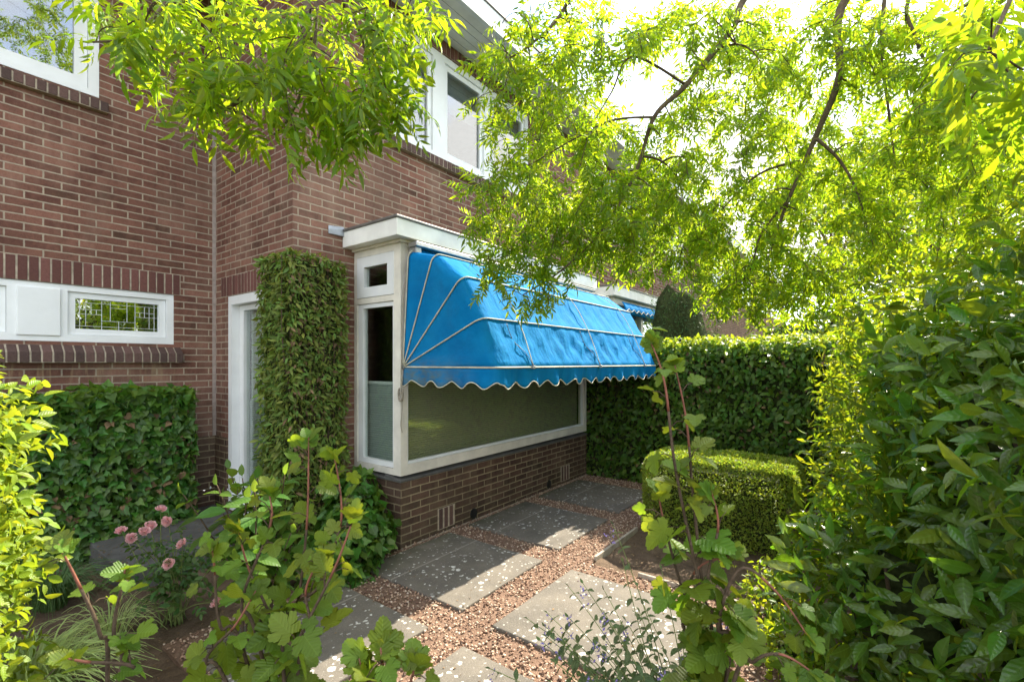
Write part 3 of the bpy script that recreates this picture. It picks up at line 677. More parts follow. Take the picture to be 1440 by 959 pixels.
# small leaded window in the left wall
def flat_window(parent, axis, c, u0, u1, z0, z1, lights, mat='glass_up', frame=.05, depth=.09, sash=.055, set_back=.02, fm='white', bottom=None, leading=False):
    """frame with sashes; lights: [(ua, ub)] clear openings in the frame"""
    f = MB(); hb = z0 + (frame if bottom is None else bottom)
    f.wall(axis, c + set_back, c + set_back + depth, u0, u1, z0, z1, [(a, b, hb, z1 - frame) for a, b in lights])
    w_ = f.build('window', M[fm], parent, .004)
    for a, b in lights:
        s_ = MB(); s_.wall(axis, c + set_back + .022, c + set_back + .07, a + .002, b - .002, hb + .002, z1 - frame - .002, [(a + sash, b - sash, hb + sash, z1 - frame - sash)])
        s_.build('sash', M[fm], w_, .004)
        pane(axis, c + set_back + .045, a + sash - .006, b - sash + .006, hb + sash - .006, z1 - frame - sash + .006, M[mat], w_)
        if leading:
            m = MB(); U0, U1, Z0, Z1 = a + sash, b - sash, hb + sash, z1 - frame - sash; y = c + set_back + .040
            def hl(z, p=0, q=1): m.box(U0 + (U1 - U0)*p, U0 + (U1 - U0)*q, y, y + .004, Z0 + (Z1 - Z0)*z - .0014, Z0 + (Z1 - Z0)*z + .0014)
            def vl(u, p=0, q=1): m.box(U0 + (U1 - U0)*u - .0014, U0 + (U1 - U0)*u + .0014, y - .0007, y + .0047, Z0 + (Z1 - Z0)*p, Z0 + (Z1 - Z0)*q)
            for z, p, q in ((.88, 0, 1), (.1, 0, 1), (.5, 0, .3), (.66, .06, .3), (.5, .7, 1), (.66, .7, .94), (.3, .3, .7), (.76, .4, .6)): hl(z, p, q)
            for u, p, q in ((.055, 0, 1), (.12, .1, .88), (.3, 0, 1), (.7, 0, 1), (.88, .1, .88), (.945, 0, 1), (.18, .5, .88), (.82, .5, .88), (.5, 0, .3), (.4, .3, 1), (.6, .3, 1), (.24, .5, .66), (.76, .5, .66)): vl(u, p, q)
            m.build('leading', M['came'], w_)
    return w_
ws = flat_window(house, 'y', YL, W_SM[0] + .002, W_SM[1] - .002, W_SM[2] + .002, W_SM[3] - .002, [(.885, 1.56), (-.39, .545)], 'glass_lead', .05, .09, .05, .012, 'white', .06, True)
panel('y', YL - .004, YL + .018, .595, .842, 1.765, 2.142, M['white'], ws, 'panel', .005)
wu = flat_window(house, 'y', YL, W_UL[0] + .002, W_UL[1] - .002, W_UL[2] + .002, W_UL[3] - .002, [(-.83, .045), (.13, 1.01)], 'glass_up', .06, .1, .085, -.004, 'white', .05)
wu2 = flat_window(house, 'y', YF, W_UP[0] + .002, W_UP[1] - .002, W_UP[2] + .002, W_UP[3] - .002, [(3.05, 3.53), (3.71, 4.38), (4.53, 5.25)], 'glass_up', .07, .11, .06, .02, 'white', .05)
panel('y', YF + .165, YF + .17, 3.05, 5.25, 4.45, 4.9, M['blind_grey'], wu2, 'blind')
# glazed side door
fd = MB(); fd.wall('x', XC + .0, XC + .17, DOOR[0] + .003, DOOR[1] - .003, DOOR[2] + .002, DOOR[3] - .004, [(DOOR[0] + .075, DOOR[1] - .075, DOOR[2] + .05, DOOR[3] - .085)])
door = fd.build('door', M['white'], house, .004)
ds = MB(); ds.wall('x', XC + .07, XC + .12, DOOR[0] + .08, DOOR[1] - .08, DOOR[2] + .055, DOOR[3] - .09, [(DOOR[0] + .16, DOOR[1] - .165, DOOR[2] + .16, DOOR[3] - .14)])
ds.build('door_leaf', M['white'], door, .004)
pane('x', XC + .095, DOOR[0] + .155, DOOR[1] - .16, DOOR[2] + .155, DOOR[3] - .135, M['glass'], door)
panel('x', XC + .13, XC + .134, DOOR[0] + .1, DOOR[1] - .1, .2, 1.19, M['blind_grey'], door, 'blind')
cu = MB(); cu.grid([[(XC + .16 + .014*math.sin(y*110), y, z) for y in np.linspace(4.42, 4.76, 70)] for z in (.2, 2.06)]); cu.build('curtain', M['curtain'], door, smooth=True)
# ---- bay
BX0, BX1, BY = 2.54, 5.77, 3.05
bb = MB(); bb.wall('y', BY, BY + .2, BX0, BX1, 0, .56); bb.wall('x', BX0, BX0 + .2, BY + .2, YF, 0, .56); bb.wall('x', BX1 - .2, BX1, BY + .2, YF, 0, .56)
bay = bb.build('bay_base', M['brick_dark'], house, uv=True)
# rowlock-on-flat sill course under the frame
sl = MB()
sl.add([(BX0 - .012, BY - .01, .562), (BX1 + .012, BY - .01, .562), (BX1 + .012, BY + .19, .562), (BX0 - .012, BY + .19, .562), (BX0 - .012, BY - .01, .585), (BX1 + .012, BY - .01, .585), (BX1 + .012, BY + .19, .612), (BX0 - .012, BY + .19, .612)],
       [(0, 3, 2, 1), (4, 5, 6, 7), (0, 1, 5, 4), (1, 2, 6, 5), (2, 3, 7, 6), (3, 0, 4, 7)])
sl.add([(BX0 - .012, BY + .192, .562), (BX0 + .19, BY + .192, .562), (BX0 + .19, YF - .002, .562), (BX0 - .012, YF - .002, .562), (BX0 - .012, BY + .192, .585), (BX0 + .19, BY + .192, .612), (BX0 + .19, YF - .002, .612), (BX0 - .012, YF - .002, .585)],
       [(0, 3, 2, 1), (4, 5, 6, 7), (0, 1, 5, 4), (1, 2, 6, 5), (2, 3, 7, 6), (3, 0, 4, 7)])
sl.build('sill', M['step'], bay, .005)
for vx in (3.442, 4.813):
    m = MB(); m.tube([(vx, BY + .05, .08), (vx, BY - .004, .08)], .052, 20); m.build('vent_hole', M['black'], bay)
for vx in (3.07, 5.2):
    m = MB(); bd = MB()
    for k in range(3): m.box(vx - .095 + k*.066, vx - .05 + k*.066, BY - .004, BY + .03, .055, .235)
    bd.box(vx - .112, vx + .105, BY - .0015, BY + .02, .05, .24)
    o = m.build('vent_brick', M['sill_brick'], bay, .003); bd.build('vent_mortar', M['mortar'], bay)
mw = MB(); mw.box(BX0, BX1, BY - .02, BY - .002, -.02, .022); mw.build('mortar_fillet', M['mortar'], bay)
fz0, fz1 = .614, 2.54
fr = MB()
fr.wall('y', BY + .0, BY + .09, BX0, BX1, fz0, fz1, [(2.615, 5.70, .70, 2.38)])
fr.wall('x', BX0, BX0 + .09, BY + .09, YF - .003, fz0, fz1, [(3.13, 3.645, .665, 2.07), (3.13, 3.645, 2.12, 2.485)])
fr.wall('x', BX1 - .09, BX1, BY + .09, YF - .003, fz0, fz1, [(3.13, 3.645, .665, 2.07)])
bf = fr.build('bay_frame', M['cream'], house, .005)
s1 = MB(); s1.wall('x', BX0 - .004, BX0 + .05, 3.134, 3.641, 2.124, 2.481, [(3.22, 3.54, 2.212, 2.39)]); s1.build('top_sash', M['white'], bf, .005)
pane('x', BX0 + .025, 3.214, 3.546, 2.206, 2.396, M['glass'], bf)
s2 = MB(); s2.wall('x', BX0 + .012, BX0 + .06, 3.134, 3.641, .669, 2.066, [(3.165, 3.575, .712, 2.03)]); s2.build('side_sash', M['white'], bf, .005)
pane('x', BX0 + .035, 3.16, 3.58, .707, 2.035, M['glass'], bf)
panel('x', BX0 + .1, BX0 + .106, 3.12, 3.66, .68, 1.36, M['blind_grey'], bf, 'side_blind')
panel('x', BX0 + .093, BX0 + .115, 3.12, 3.66, 1.361, 1.385, M['white'], bf, 'blind_rail')
bd = MB(); rect_frame(bd, 'y', BY + .02, BY + .05, 2.615, 5.70, .70, 2.38, .022); bd.build('glazing_bead', M['white'], bf, .003)
pane('y', BY + .032, 2.634, 5.682, .719, 2.36, M['glass_bay'], bf, 'front_pane')
panel('y', BY + .105, BY + .112, 2.64, 5.69, .68, 1.375, M['blind_green'], bf, 'front_blind')
panel('y', BY + .1, BY + .122, 2.64, 5.69, 1.376, 1.4, M['cream'], bf, 'blind_rail')
panel('x', BX1 - .03, BX1 - .024, 3.13, 3.645, .665, 2.07, M['glass'], bf, 'pane')
cm = MB(); cm.box(BX0 - .03, BX1 + .03, BY - .03, YF - .002, fz1 + .001, 2.562); cm.build('moulding', M['cream'], bf, .004)
cn = MB(); cn.box(2.42, 5.89, 2.95, YF - .002, 2.563, 2.70)
cor = cn.build('cornice', M['cornice'], house, .004)
re = MB(); re.box(2.405, 5.905, 2.935, YF - .003, 2.701, 2.722); re.build('roof_edge', M['zinc'], cor, .006)
ld = MB(); ld.add([(2.28, YF - .004, 2.66), (2.43, YF - .004, 2.66), (2.43, YF - .03, 2.66), (2.28, YF - .012, 2.66), (2.28, YF - .004, 2.735), (2.43, YF - .004, 2.75), (2.43, YF - .03, 2.725), (2.28, YF - .012, 2.70)],
                  [(0, 3, 2, 1), (4, 5, 6, 7), (0, 1, 5, 4), (1, 2, 6, 5), (2, 3, 7, 6), (3, 0, 4, 7)])
ld.build('flashing', M['lead'], cor, .004)
# eaves, gutter and roof
ev = MB(); ev.box(1.45, 6.15, 3.18, YF - .002, EV + .001, EV + .05); ev.box(1.45, XC - .002, YF - .001, YL - .45, EV + .001, EV + .05); ev.box(-4, 1.449, 4.7, YL - .002, EV + .001, EV + .05)
eav = ev.build('eaves_soffit', M['cornice'], house)
gr_ = MB()
for k in range(1, 5): gr_.box(1.46, 6.14, YF - k*.1 - .0015, YF - k*.1 + .0015, EV - .001, EV + .02)
gr_.build('board_gaps', M['zinc'], eav)
gt = MB(); gt.box(1.42, 6.15, 3.13, 3.179, EV - .012, EV + .2); gt.box(1.4, 1.449, 3.18, 4.72, EV - .012, EV + .2); gt.box(-4, 1.399, 4.66, 4.699, EV - .012, EV + .2)
gt.build('gutter', M['white'], eav, .006)
ge = MB(); ge.box(1.40, 6.15, 3.115, 3.2, EV + .201, EV + .225); ge.build('gutter_edge', M['zinc'], eav, .004)
rf = MB(); z0 = EV + .23
rf.add([(1.4, 3.12, z0), (6.15, 3.12, z0), (6.15, 6.4, z0 + 2.9), (-4, 6.4, z0 + 2.9), (-4, 4.66, z0), (1.4, 4.66, z0), (6.15, 9.6, z0), (-4, 9.6, z0)],
       [(0, 1, 2, 3, 5), (5, 3, 4), (3, 2, 6, 7), (0, 5, 4, 7, 6, 1), (1, 6, 2), (4, 3, 7)])
rf.build('roof', M['tile'], house)
#@@ AWNING
# ================================================================== awning over the bay
awn = thing('window_awning', (4.1, 3.0, 1.52), 'bright blue hooped canvas awning with scalloped edge over the bay window', 'awning')
AX0, AX1, PY, PZ = 2.56, 5.73, 3.035, 1.515
HOOPS = [(0, .985), (23, .91), (46, .935), (68, .95), (86, .955)]
def hoop(ang, ln, r=.075, ns=14, nf=64, grow=0):
    a = math.radians(ang); dy, dz = -math.cos(a), math.sin(a); pts = []
    x0, x1 = AX0 - grow, AX1 + grow; ln += grow
    for t in np.linspace(0, ln - r, ns): pts.append((x0, t))
    for k in range(1, 6): q = k/6*math.pi/2; pts.append((x0 + r - r*math.cos(q), ln - r + r*math.sin(q)))
    for x in np.linspace(x0 + r, x1 - r, nf): pts.append((x, ln))
    for k in range(1, 6): q = k/6*math.pi/2; pts.append((x1 - r + r*math.sin(q), ln - r + r*math.cos(q)))
    for t in np.linspace(ln - r, 0, ns): pts.append((x1, t))
    return np.array([(x, PY + dy*t, PZ + dz*t) for x, t in pts])
HP = [hoop(a, l) for a, l in HOOPS]
top = HP[-1].copy(); top[:, 1] = np.maximum(top[:, 1], 2.99)
rows = []
for k in range(len(HP) - 1):
    for v in np.linspace(0, 1, 9)[:(-1 if k < len(HP) - 2 else None)]:
        q = HP[k]*(1 - v) + HP[k + 1]*v; sag = math.sin(math.pi*v)
        cen = np.array(((AX0 + AX1)/2, PY, PZ)); n_ = norm(q - cen)
        wr = .006*np.sin(q[:, 0]*31 + q[:, 2]*13 + k*2) + .005*np.sin(q[:, 0]*17 - q[:, 2]*29)
        if k == 0: wr = wr*1.9 + .006*np.sin(q[:, 0]*9 + q[:, 2]*22) + .007*np.sin(q[:, 0]*23 + 6*np.sin(q[:, 2]*9))
        q = q - n_*np.array((.25, 1, 1))*((.012 + wr)*sag)[:, None]
        rows.append(q)
fb = MB(); fb.grid(rows); fb.build('canvas', M['canvas'], awn, smooth=True, solid=.002)
for k, (a, l) in enumerate(HOOPS):
    h = hoop(a, l, grow=.008 if k else .004)
    MB().tube([tuple(p) for p in h], [.0055 if k else .0068]*len(h), 8).build('rib', M['piping'], awn, smooth=True)
# scalloped valance hanging from the lowest hoop
hv = hoop(0, .985, ns=60, nf=330); seg = np.r_[0, np.cumsum(np.linalg.norm(np.diff(hv, axis=0), axis=1))]
vr = []; edge = []
for i, p in enumerate(hv):
    s_ = seg[i] - .985; z = PZ - .128 - .024*math.cos(2*math.pi*(s_ - .1)/.2145)
    nx, ny = (0, -1) if i > 64 and i < len(hv) - 64 else ((-1, 0) if i <= 64 else (1, 0))
    wv_ = .012*math.sin(s_*19) + .006*math.sin(s_*43)
    col = []
    for k in range(6):
        f_ = k/5; col.append((p[0] + nx*wv_*f_, p[1] + ny*(wv_*f_) + .01*f_, PZ - .004 + (z - PZ)*f_))
    vr.append(col); edge.append(col[-1])
va = MB().grid(vr).build('valance', M['canvas'], awn, smooth=True, solid=.002)
MB().tube(edge, .0045, 6).build('valance_trim', M['piping'], va, smooth=True)
for cx in (2.99, 4.14, 5.29):
    pts = []
    for k in (3, 2, 1, 0):
        a, l = HOOPS[k]; a = math.radians(a); pts.append((cx + .012*math.sin(k*2), PY - math.cos(a)*(l + .017), PZ + math.sin(a)*(l + .017)))
    c_ = MB().tube(spline(pts, 4), .004, 6).build('cord', M['piping'], awn, smooth=True)
    pts2 = [(cx - .16, PY - .86, 1.85), (cx - .13, PY - .90, 1.72), (cx - .05, PY - .955, 1.63), (cx + .0, PY - 1.0, 1.525)]
    MB().tube(spline(pts2, 5), .0025, 5).build('cord_shadow', M['black'], awn, smooth=True)  # black tube modelled as the wavy shadow beside each cord
    MB().box(cx - .012, cx + .012, PY - 1.012, PY - .985, PZ - .012, PZ + .014).build('cord_ring', M['steel'], awn, .004)
rb = MB().box(2.58, 5.75, 2.9, 3.012, 2.5, 2.538); rb.build('head_board', M['steel'], awn, .006)
MB().tube([(2.66, 2.975, 2.475), (5.7, 2.975, 2.475)], .022, 12).build('roller', M['canvas'], awn, smooth=True)
MB().box(2.6, 2.66, 2.93, 3.02, 2.45, 2.5).build('bracket', M['steel'], awn, .005)
for x in (AX0, AX1):
    MB().tube([(x, 3.05, PZ), (x, 3.02, PZ)], .02, 12).build('pivot', M['steel'], awn)
rp_ = thing('pull_cord', (2.55, 3.02, 1.3), 'knotted cotton pull cord hanging on the bay corner post', 'cord')
pts = [(2.585, 2.985, 2.45), (2.545, 3.02, 2.1), (2.53, 3.03, 1.6), (2.525, 3.03, 1.33), (2.518, 3.035, 1.27), (2.53, 3.02, 1.2), (2.525, 3.03, 1.05), (2.53, 3.02, .98)]
MB().tube(spline(pts, 6), .0045, 6).build('cord', M['rope'], rp_, smooth=True)
loops = []
for k in range(60):
    a = k*.62; loops.append((2.522 + .012*math.cos(a*1.3), 3.03 + .02*math.cos(a), 1.29 + .055*math.sin(a + .2*math.sin(a*.5))))
MB().tube(loops, .004, 5).build('coil', M['rope'], rp_, smooth=True)
MB().box(2.52, 2.539, 3.02, 3.04, 1.24, 1.34).build('cleat', M['steel'], rp_, .004)
#@@ NEIGHBOURS
# ================================================================== the row beyond
nb = thing('neighbouring_house', (9, 4.2, 0), 'brick house next door with its own bay and rolled blue awning', 'house')
m = MB(); m.wall('y', YF, YF + .24, 6.16, 13.5, 0, EV + .1, [(7.2, 9.6, 3.78, 4.94), (6.75, 9.9, .55, 2.5), (11, 12.3, 3.78, 4.94), (11, 12.3, .9, 2.3)]); m.wall('x', 13.3, 13.54, YF + .24, 9, 0, EV + .1)
m.build('wall', M['brick'], nb, uv=True)
MB().box(6.16, 13.3, 6, 6.2, 0, EV).build('party_wall', M['dark'], nb)
flat_window(nb, 'y', YF, 7.202, 9.598, 3.782, 4.938, [(7.28, 7.95), (8.05, 8.75), (8.85, 9.52)])
flat_window(nb, 'y', YF, 11.002, 12.298, 3.782, 4.938, [(11.08, 11.6), (11.7, 12.22)])
flat_window(nb, 'y', YF, 11.002, 12.298, .902, 2.298, [(11.08, 11.6), (11.7, 12.22)])
m = MB(); m.wall('y', 3.05, 3.25, 6.65, 9.9, 0, .56); m.wall('x', 6.65, 6.85, 3.25, YF, 0, .56); m.build('bay_base', M['brick_dark'], nb, uv=True)
m = MB(); m.wall('y', 3.05, 3.14, 6.65, 9.9, .57, 2.54, [(6.74, 7.75, .66, 2.45), (7.83, 8.75, .66, 2.45), (8.83, 9.82, .66, 2.45)]); m.wall('x', 6.65, 6.74, 3.14, YF - .003, .57, 2.54, [(3.2, 3.62, .66, 2.45)])
nf = m.build('bay_frame', M['cream'], nb, .005)
for a, b in ((6.735, 7.755), (7.825, 8.755), (8.825, 9.825)):
    pane('y', 3.09, a, b, .655, 2.455, M['glass'], nf)
cu = MB(); cu.grid([[(x, 3.2 + .02*math.sin(x*45), z) for x in np.linspace(6.75, 9.8, 200)] for z in (.7, 2.45)]); cu.build('curtain', M['curtain'], nf, smooth=True)
m = MB(); m.box(6.5, 10.05, 2.95, YF - .002, 2.555, 2.70); nc = m.build('cornice', M['cornice'], nb, .004)
m = MB(); m.box(6.485, 10.06, 2.935, YF - .003, 2.701, 2.722); m.build('roof_edge', M['zinc'], nc)
m = MB(); m.box(6.16, 13.5, 3.18, YF - .002, EV + .001, EV + .05); ne = m.build('eaves_soffit', M['cornice'], nb)
m = MB(); m.box(6.16, 13.5, 3.13, 3.179, EV - .012, EV + .2); m.build('gutter', M['white'], ne)
m = MB(); z0 = EV + .23; m.add([(6.16, 3.12, z0), (13.5, 3.12, z0), (13.5, 6.4, z0 + 2.9), (6.16, 6.4, z0 + 2.9), (6.16, 9.6, z0), (13.5, 9.6, z0)], [(0, 1, 2, 3), (3, 2, 5, 4), (0, 3, 4), (1, 5, 2), (0, 4, 5, 1)]); m.build('roof', M['tile'], nb)
na = thing('rolled_awning', (8.2, 3.0, 2.4), 'rolled up blue awning with zigzag trim under the cornice next door', 'awning')
m = MB(); m.grid([[(x, 2.985 - .05*math.sin(f_*2.6) + .004*math.sin(x*30), 2.49 - .19*f_) for x in np.linspace(6.8, 9.7, 60)] for f_ in np.linspace(0, 1, 8)]); m.build('canvas', M['canvas'], na, smooth=True, solid=.004)
zz = [(6.85 + k*.1, 2.93, 2.365 + (.022 if k % 2 else -.022)) for k in range(28)]
MB().tube(zz, .006, 5).build('zigzag_trim', M['piping'], na)
fh = thing('distant_house', (22, 5, 0), 'farther brick house of the row seen through the branches above the clipped hedge', 'house')
m = MB(); m.wall('y', YF, YF + .24, 13.56, 31, 0, EV + .1, [(15, 17, 3.8, 4.9), (19, 21, 3.8, 4.9), (23.4, 25, 3.8, 4.9), (26, 29.4, 3.8, 4.9)]); m.wall('x', 30.76, 31, YF + .25, 9, 0, EV + .1); m.build('wall', M['brick'], fh, uv=True)
MB().box(13.6, 30.7, 5.5, 5.6, 0, EV).build('party_wall', M['dark'], fh)
for a, b in ((15, 17), (19, 21), (23.4, 25), (26, 29.4)):
    k = (b - a)/2; flat_window(fh, 'y', YF - .06, a + .002, b - .002, 3.802, 4.898, [(a + .1, a + k - .05), (a + k + .05, b - .1)], frame=.1, sash=.1, depth=.2)
m = MB(); m.box(13.56, 31.4, 3.18, YF - .002, EV + .001, EV + .05); ne = m.build('eaves_soffit', M['cornice'], fh)
m = MB(); m.box(13.56, 31.4, 3.13, 3.179, EV - .012, EV + .2); m.build('gutter', M['white'], ne)
z0 = EV + .23; m = MB(); m.add([(13.56, 3.12, z0), (31.4, 3.12, z0), (31.4, 6.4, z0 + 2.9), (13.56, 6.4, z0 + 2.9), (31.4, 9.6, z0), (13.56, 9.6, z0)], [(0, 1, 2, 3), (3, 2, 4, 5), (1, 4, 2), (0, 3, 5), (0, 5, 4, 1)]); m.build('roof', M['tile'], fh)
#@@ HEDGES
# ================================================================== hedges and wall plants
def box_hedge(name, label, cat, x0, x1, y0, y1, z1, n, size, tpl, mat, faces, z0=0., shrink=.09, bulge=.03, depth=.07, outw=.5, droop=.6, nscale=3., leafname='leaves', rnd=.55, rnd_r=.09):
    t = thing(name, ((x0 + x1)/2, (y0 + y1)/2, z0), label, cat)
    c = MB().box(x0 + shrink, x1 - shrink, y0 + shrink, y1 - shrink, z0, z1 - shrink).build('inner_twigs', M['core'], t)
    P, N = box_surface(n, x0, x1, y0, y1, z0 + .02, z1, faces, bulge, depth, nscale, rnd_r)
    leaf_mesh(leafname, M[mat], t, [outward_leaves(P, N, size, tpl, droop, rnd, .35, outw)]); return t
box_hedge('ivy_hedge', 'dark green clipped ivy hedge against the left brick wall', 'hedge', -1.6, 1.68, 4.82, 5.15, 1.29, 10500, .058, T_IVY, 'ivy', ('y0', 'x1', 'z1'), shrink=.09, bulge=.03, depth=.1, outw=.45, droop=.6, rnd=.5)
# creeper column wrapped round the house corner
cc_ = thing('wall_creeper', (2.0, 3.8, 0), 'tall clipped creeper column wrapped round the brick house corner', 'creeper')
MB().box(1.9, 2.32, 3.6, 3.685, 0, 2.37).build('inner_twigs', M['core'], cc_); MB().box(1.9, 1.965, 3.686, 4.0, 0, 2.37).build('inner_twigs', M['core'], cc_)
B = []
for args in ((4600, 1.84, 2.38, 3.54, 3.68, .1, 2.42, ('y0', 'x1', 'z1')), (3800, 1.84, 1.95, 3.54, 4.0, .1, 2.42, ('x0', 'z1', 'y1'))):
    P, N = box_surface(args[0], *args[1:7], args[7], .035, .09, 3.3)
    B.append(outward_leaves(P, N, .05, T_LONG, .6, .8, .5, .7))
leaf_mesh('leaves', M['creeper'], cc_, B)
P, N = box_surface(500, 1.84, 2.38, 3.54, 3.68, .1, 2.42, ('y0', 'x1', 'z1'), .05, .05, 3.3); leaf_mesh('dead_leaves', M['litter'], cc_, [outward_leaves(P, N, .045, T_LONG, .8, .8, .5, .5)])
sb = MB()
for k in range(9):
    x = 1.9 + .05*k; sb.tube(spline([(x, 3.665, 0), (x + R.normal()*.05, 3.6, .8), (x + R.normal()*.06, 3.58, 1.6), (x + R.normal()*.05, 3.6, 2.38)], 5), np.linspace(.011, .004, 16), 6)
sb.build('stem', M['bark'], cc_, smooth=True)
ih = bpy.data.objects['ivy_hedge']
P, N = box_surface(900, -1.6, 1.68, 4.8, 5.15, 1.12, 1.34, ('y0', 'z1'), .04, .06); leaf_mesh('young_leaves', M['beech'], ih, [outward_leaves(P, N, .07, T_IVY, .4, .5, .35, .5)])
P, N = box_surface(420, -1.6, 1.68, 4.82, 5.15, .2, 1.2, ('y0', 'x1'), .03, .08); leaf_mesh('dead_leaves', M['litter'], ih, [outward_leaves(P, N, .05, T_IVY, .6, .5, .35, .4)])
box_hedge('tall_hedge', 'tall dark clipped hedge closing the garden beyond the awning', 'hedge', 5.83, 6.5, -1.2, 3.55, 1.78, 15000, .07, T_OVAL, 'beech', ('x0', 'z1', 'y0', 'y1'), shrink=.13, bulge=.05, depth=.13, outw=.5)
hh = bpy.data.objects['tall_hedge']
P, N = box_surface(700, 5.83, 6.5, -1.2, 3.55, .05, 1.75, ('x0',), .05, .12); leaf_mesh('dead_leaves', M['litter'], hh, [outward_leaves(P, N, .05, T_OVAL, .6, .6, .35, .5)])
P, N = box_surface(2600, 5.85, 6.45, -1.2, 3.0, 1.7, 1.84, ('z1', 'x0'), .05, .1); leaf_mesh('young_leaves', M['golden'], hh, [outward_leaves(P, N*.3 + np.array((0, 0, .8)), .058, T_OVAL, .0, .6, .3, .7)])
box_hedge('box_hedge', 'small square clipped box hedge with sunlit top in the soil bed', 'hedge', 4.16, 4.9, .42, 1.66, .72, 26000, .024, T_TINY, 'box', ('x0', 'y0', 'y1', 'z1'), shrink=.13, bulge=.03, depth=.045, outw=.9, droop=-.1, nscale=5, rnd=.9, rnd_r=.2)
def shrub(name, label, cat, ells, n, size, tpl, mat, depth=.3, lump=.12, core=.68, droop=.6, outw=.6, stem=None, svar=.3):
    base = np.mean([e[:2] for e in ells], 0)
    t = thing(name, (base[0], base[1], 0), label, cat)
    c = MB()
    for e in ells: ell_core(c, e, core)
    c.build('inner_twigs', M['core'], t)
    st_ = MB()
    for e in ells:
        for k in range(3):
            st_.tube(spline([(e[0] + R.uniform(-.1, .1), e[1] + R.uniform(-.1, .1), 0), (e[0] + R.uniform(-.2, .2)*e[3], e[1] + R.uniform(-.2, .2)*e[4], e[2]*.6), (e[0] + R.uniform(-.7, .7)*e[3], e[1] + R.uniform(-.7, .7)*e[4], e[2] + .6*e[5])], 4), np.linspace(.022, .005, 9), 6)
    st_.build('stem', M['bark'], t, smooth=True)
    P, N = ell_surface(n, ells, depth, lump)
    leaf_mesh('leaves', M[mat], t, [outward_leaves(P, N, size, tpl, droop, .6, svar, outw)]); return t
shrub('laurel_shrub', 'large dark glossy laurel shrub filling the right edge of the photo', 'shrub',
      [(1.75, -.95, .9, .75, .62, .95), (2.35, -.62, .85, .62, .66, 1.05), (2.0, -.95, 1.3, .75, .68, .6), (2.75, -.6, 1.25, .6, .6, .65), (2.55, -.12, .5, .5, .42, .5)], 18000, .086, T_LONG, 'laurel', .55, .14, .42, .0, .7, svar=.45)
shrub('privet_shrub', 'lighter green shrub between the laurel and the tall hedge', 'shrub',
      [(3.5, -.42, .8, .65, .62, .95), (4.3, -.35, .9, .7, .6, 1.05), (5.1, -.3, .95, .65, .55, 1.15), (3.9, -.5, 1.5, .95, .7, .75)], 17000, .066, T_LONG, 'laurel_y', .55, .16, .42, .0, .7)
shrub('tall_shrub', 'tall leafy shrub rising behind the laurel at the right', 'shrub',
      [(3.4, -1.35, 1.9, .95, .7, 1.3), (4.6, -1.2, 2.0, .9, .7, 1.2), (2.5, -1.6, 2.2, .8, .6, 1.1), (2.3, -1.1, 2.1, .85, .6, .75), (1.7, -1.15, 1.95, .6, .5, .6)], 17000, .075, T_LONG, 'laurel_y', .55, .18, .42, .2, .7)
shrub('golden_shrub', 'yellow green sunlit shrub at the left edge of the photo', 'shrub',
      [(.08, 2.72, 1.12, .28, .5, .48), (.0, 2.8, .45, .33, .45, .45), (.1, 2.75, .75, .24, .4, .2)], 5200, .047, T_OVAL, 'golden', .5, .24, .55, .1, .8)
shrub('ivy_clump', 'low bushy ivy clump at the near foot of the bay', 'ivy',
      [(2.2, 3.18, .2, .3, .3, .32), (1.95, 3.05, .12, .28, .28, .24), (2.32, 3.38, .3, .22, .25, .35)], 1300, .075, T_IVY, 'ivy', .35, .15, .7, .5, .5)
cf = shrub('column_conifer', 'dark green conifer cone standing behind the tall hedge', 'conifer', [(7.4, 2.3, 1.2, .6, .6, 1.7), (7.4, 2.3, .6, .7, .7, 1.0)], 6500, .05, T_NARROW, 'conifer', .2, .06, .85, -.3, .8)
shrub('garden_shrub', 'bright leafy shrub beyond the tall hedge right of the conifer', 'shrub', [(9.2, .9, 1.3, .8, .8, 1.2), (10.2, .2, 1.6, 1.1, .9, 1.3)], 4200, .1, T_OVAL, 'laurel_y', .35, .15, .7)
def far_tree(name, label, x, y, h, r, n, mat, size, lumps=6):
    t = thing(name, (x, y, 0), label, 'tree')
    tr_ = MB(); tr_.tube(spline([(x, y, 0), (x + .1, y, h*.4), (x - .05, y + .1, h*.8)], 5), np.linspace(.16, .03, 11), 8)
    B_ = []
    for k in range(lumps):
        a = R.uniform(0, 6.28); rr = r*R.uniform(.3, .75); c = (x + rr*math.cos(a), y + rr*math.sin(a), h*R.uniform(.45, .85)); B_.append((*c, r*R.uniform(.4, .6), r*R.uniform(.4, .6), r*R.uniform(.35, .55)))
        tr_.tube(bez((x, y, h*.35), (x, y, c[2]*.9), c, 6), np.linspace(.06, .012, 6), 6)
    tr_.build('trunk', M['bark2'], t, smooth=True)
    P, N = ell_surface(n, B_, .75, .2); leaf_mesh('crown', M[mat], t, [outward_leaves(P, N, size, T_OVAL, .4, .8, .3, .6)])
far_tree('garden_tree', 'leafy green tree beyond the hedge at the right', 12, -1.6, 5.6, 2.4, 6500, 'laurel_y', .13)
far_tree('garden_tree', 'distant tree above the hedge next to the far house', 17, .6, 8.5, 2.6, 7000, 'laurel_y', .15)
far_tree('garden_tree', 'tall broad tree far behind at the upper right', 19, -2.4, 10.5, 3.6, 11000, 'laurel_y', .17, 9)
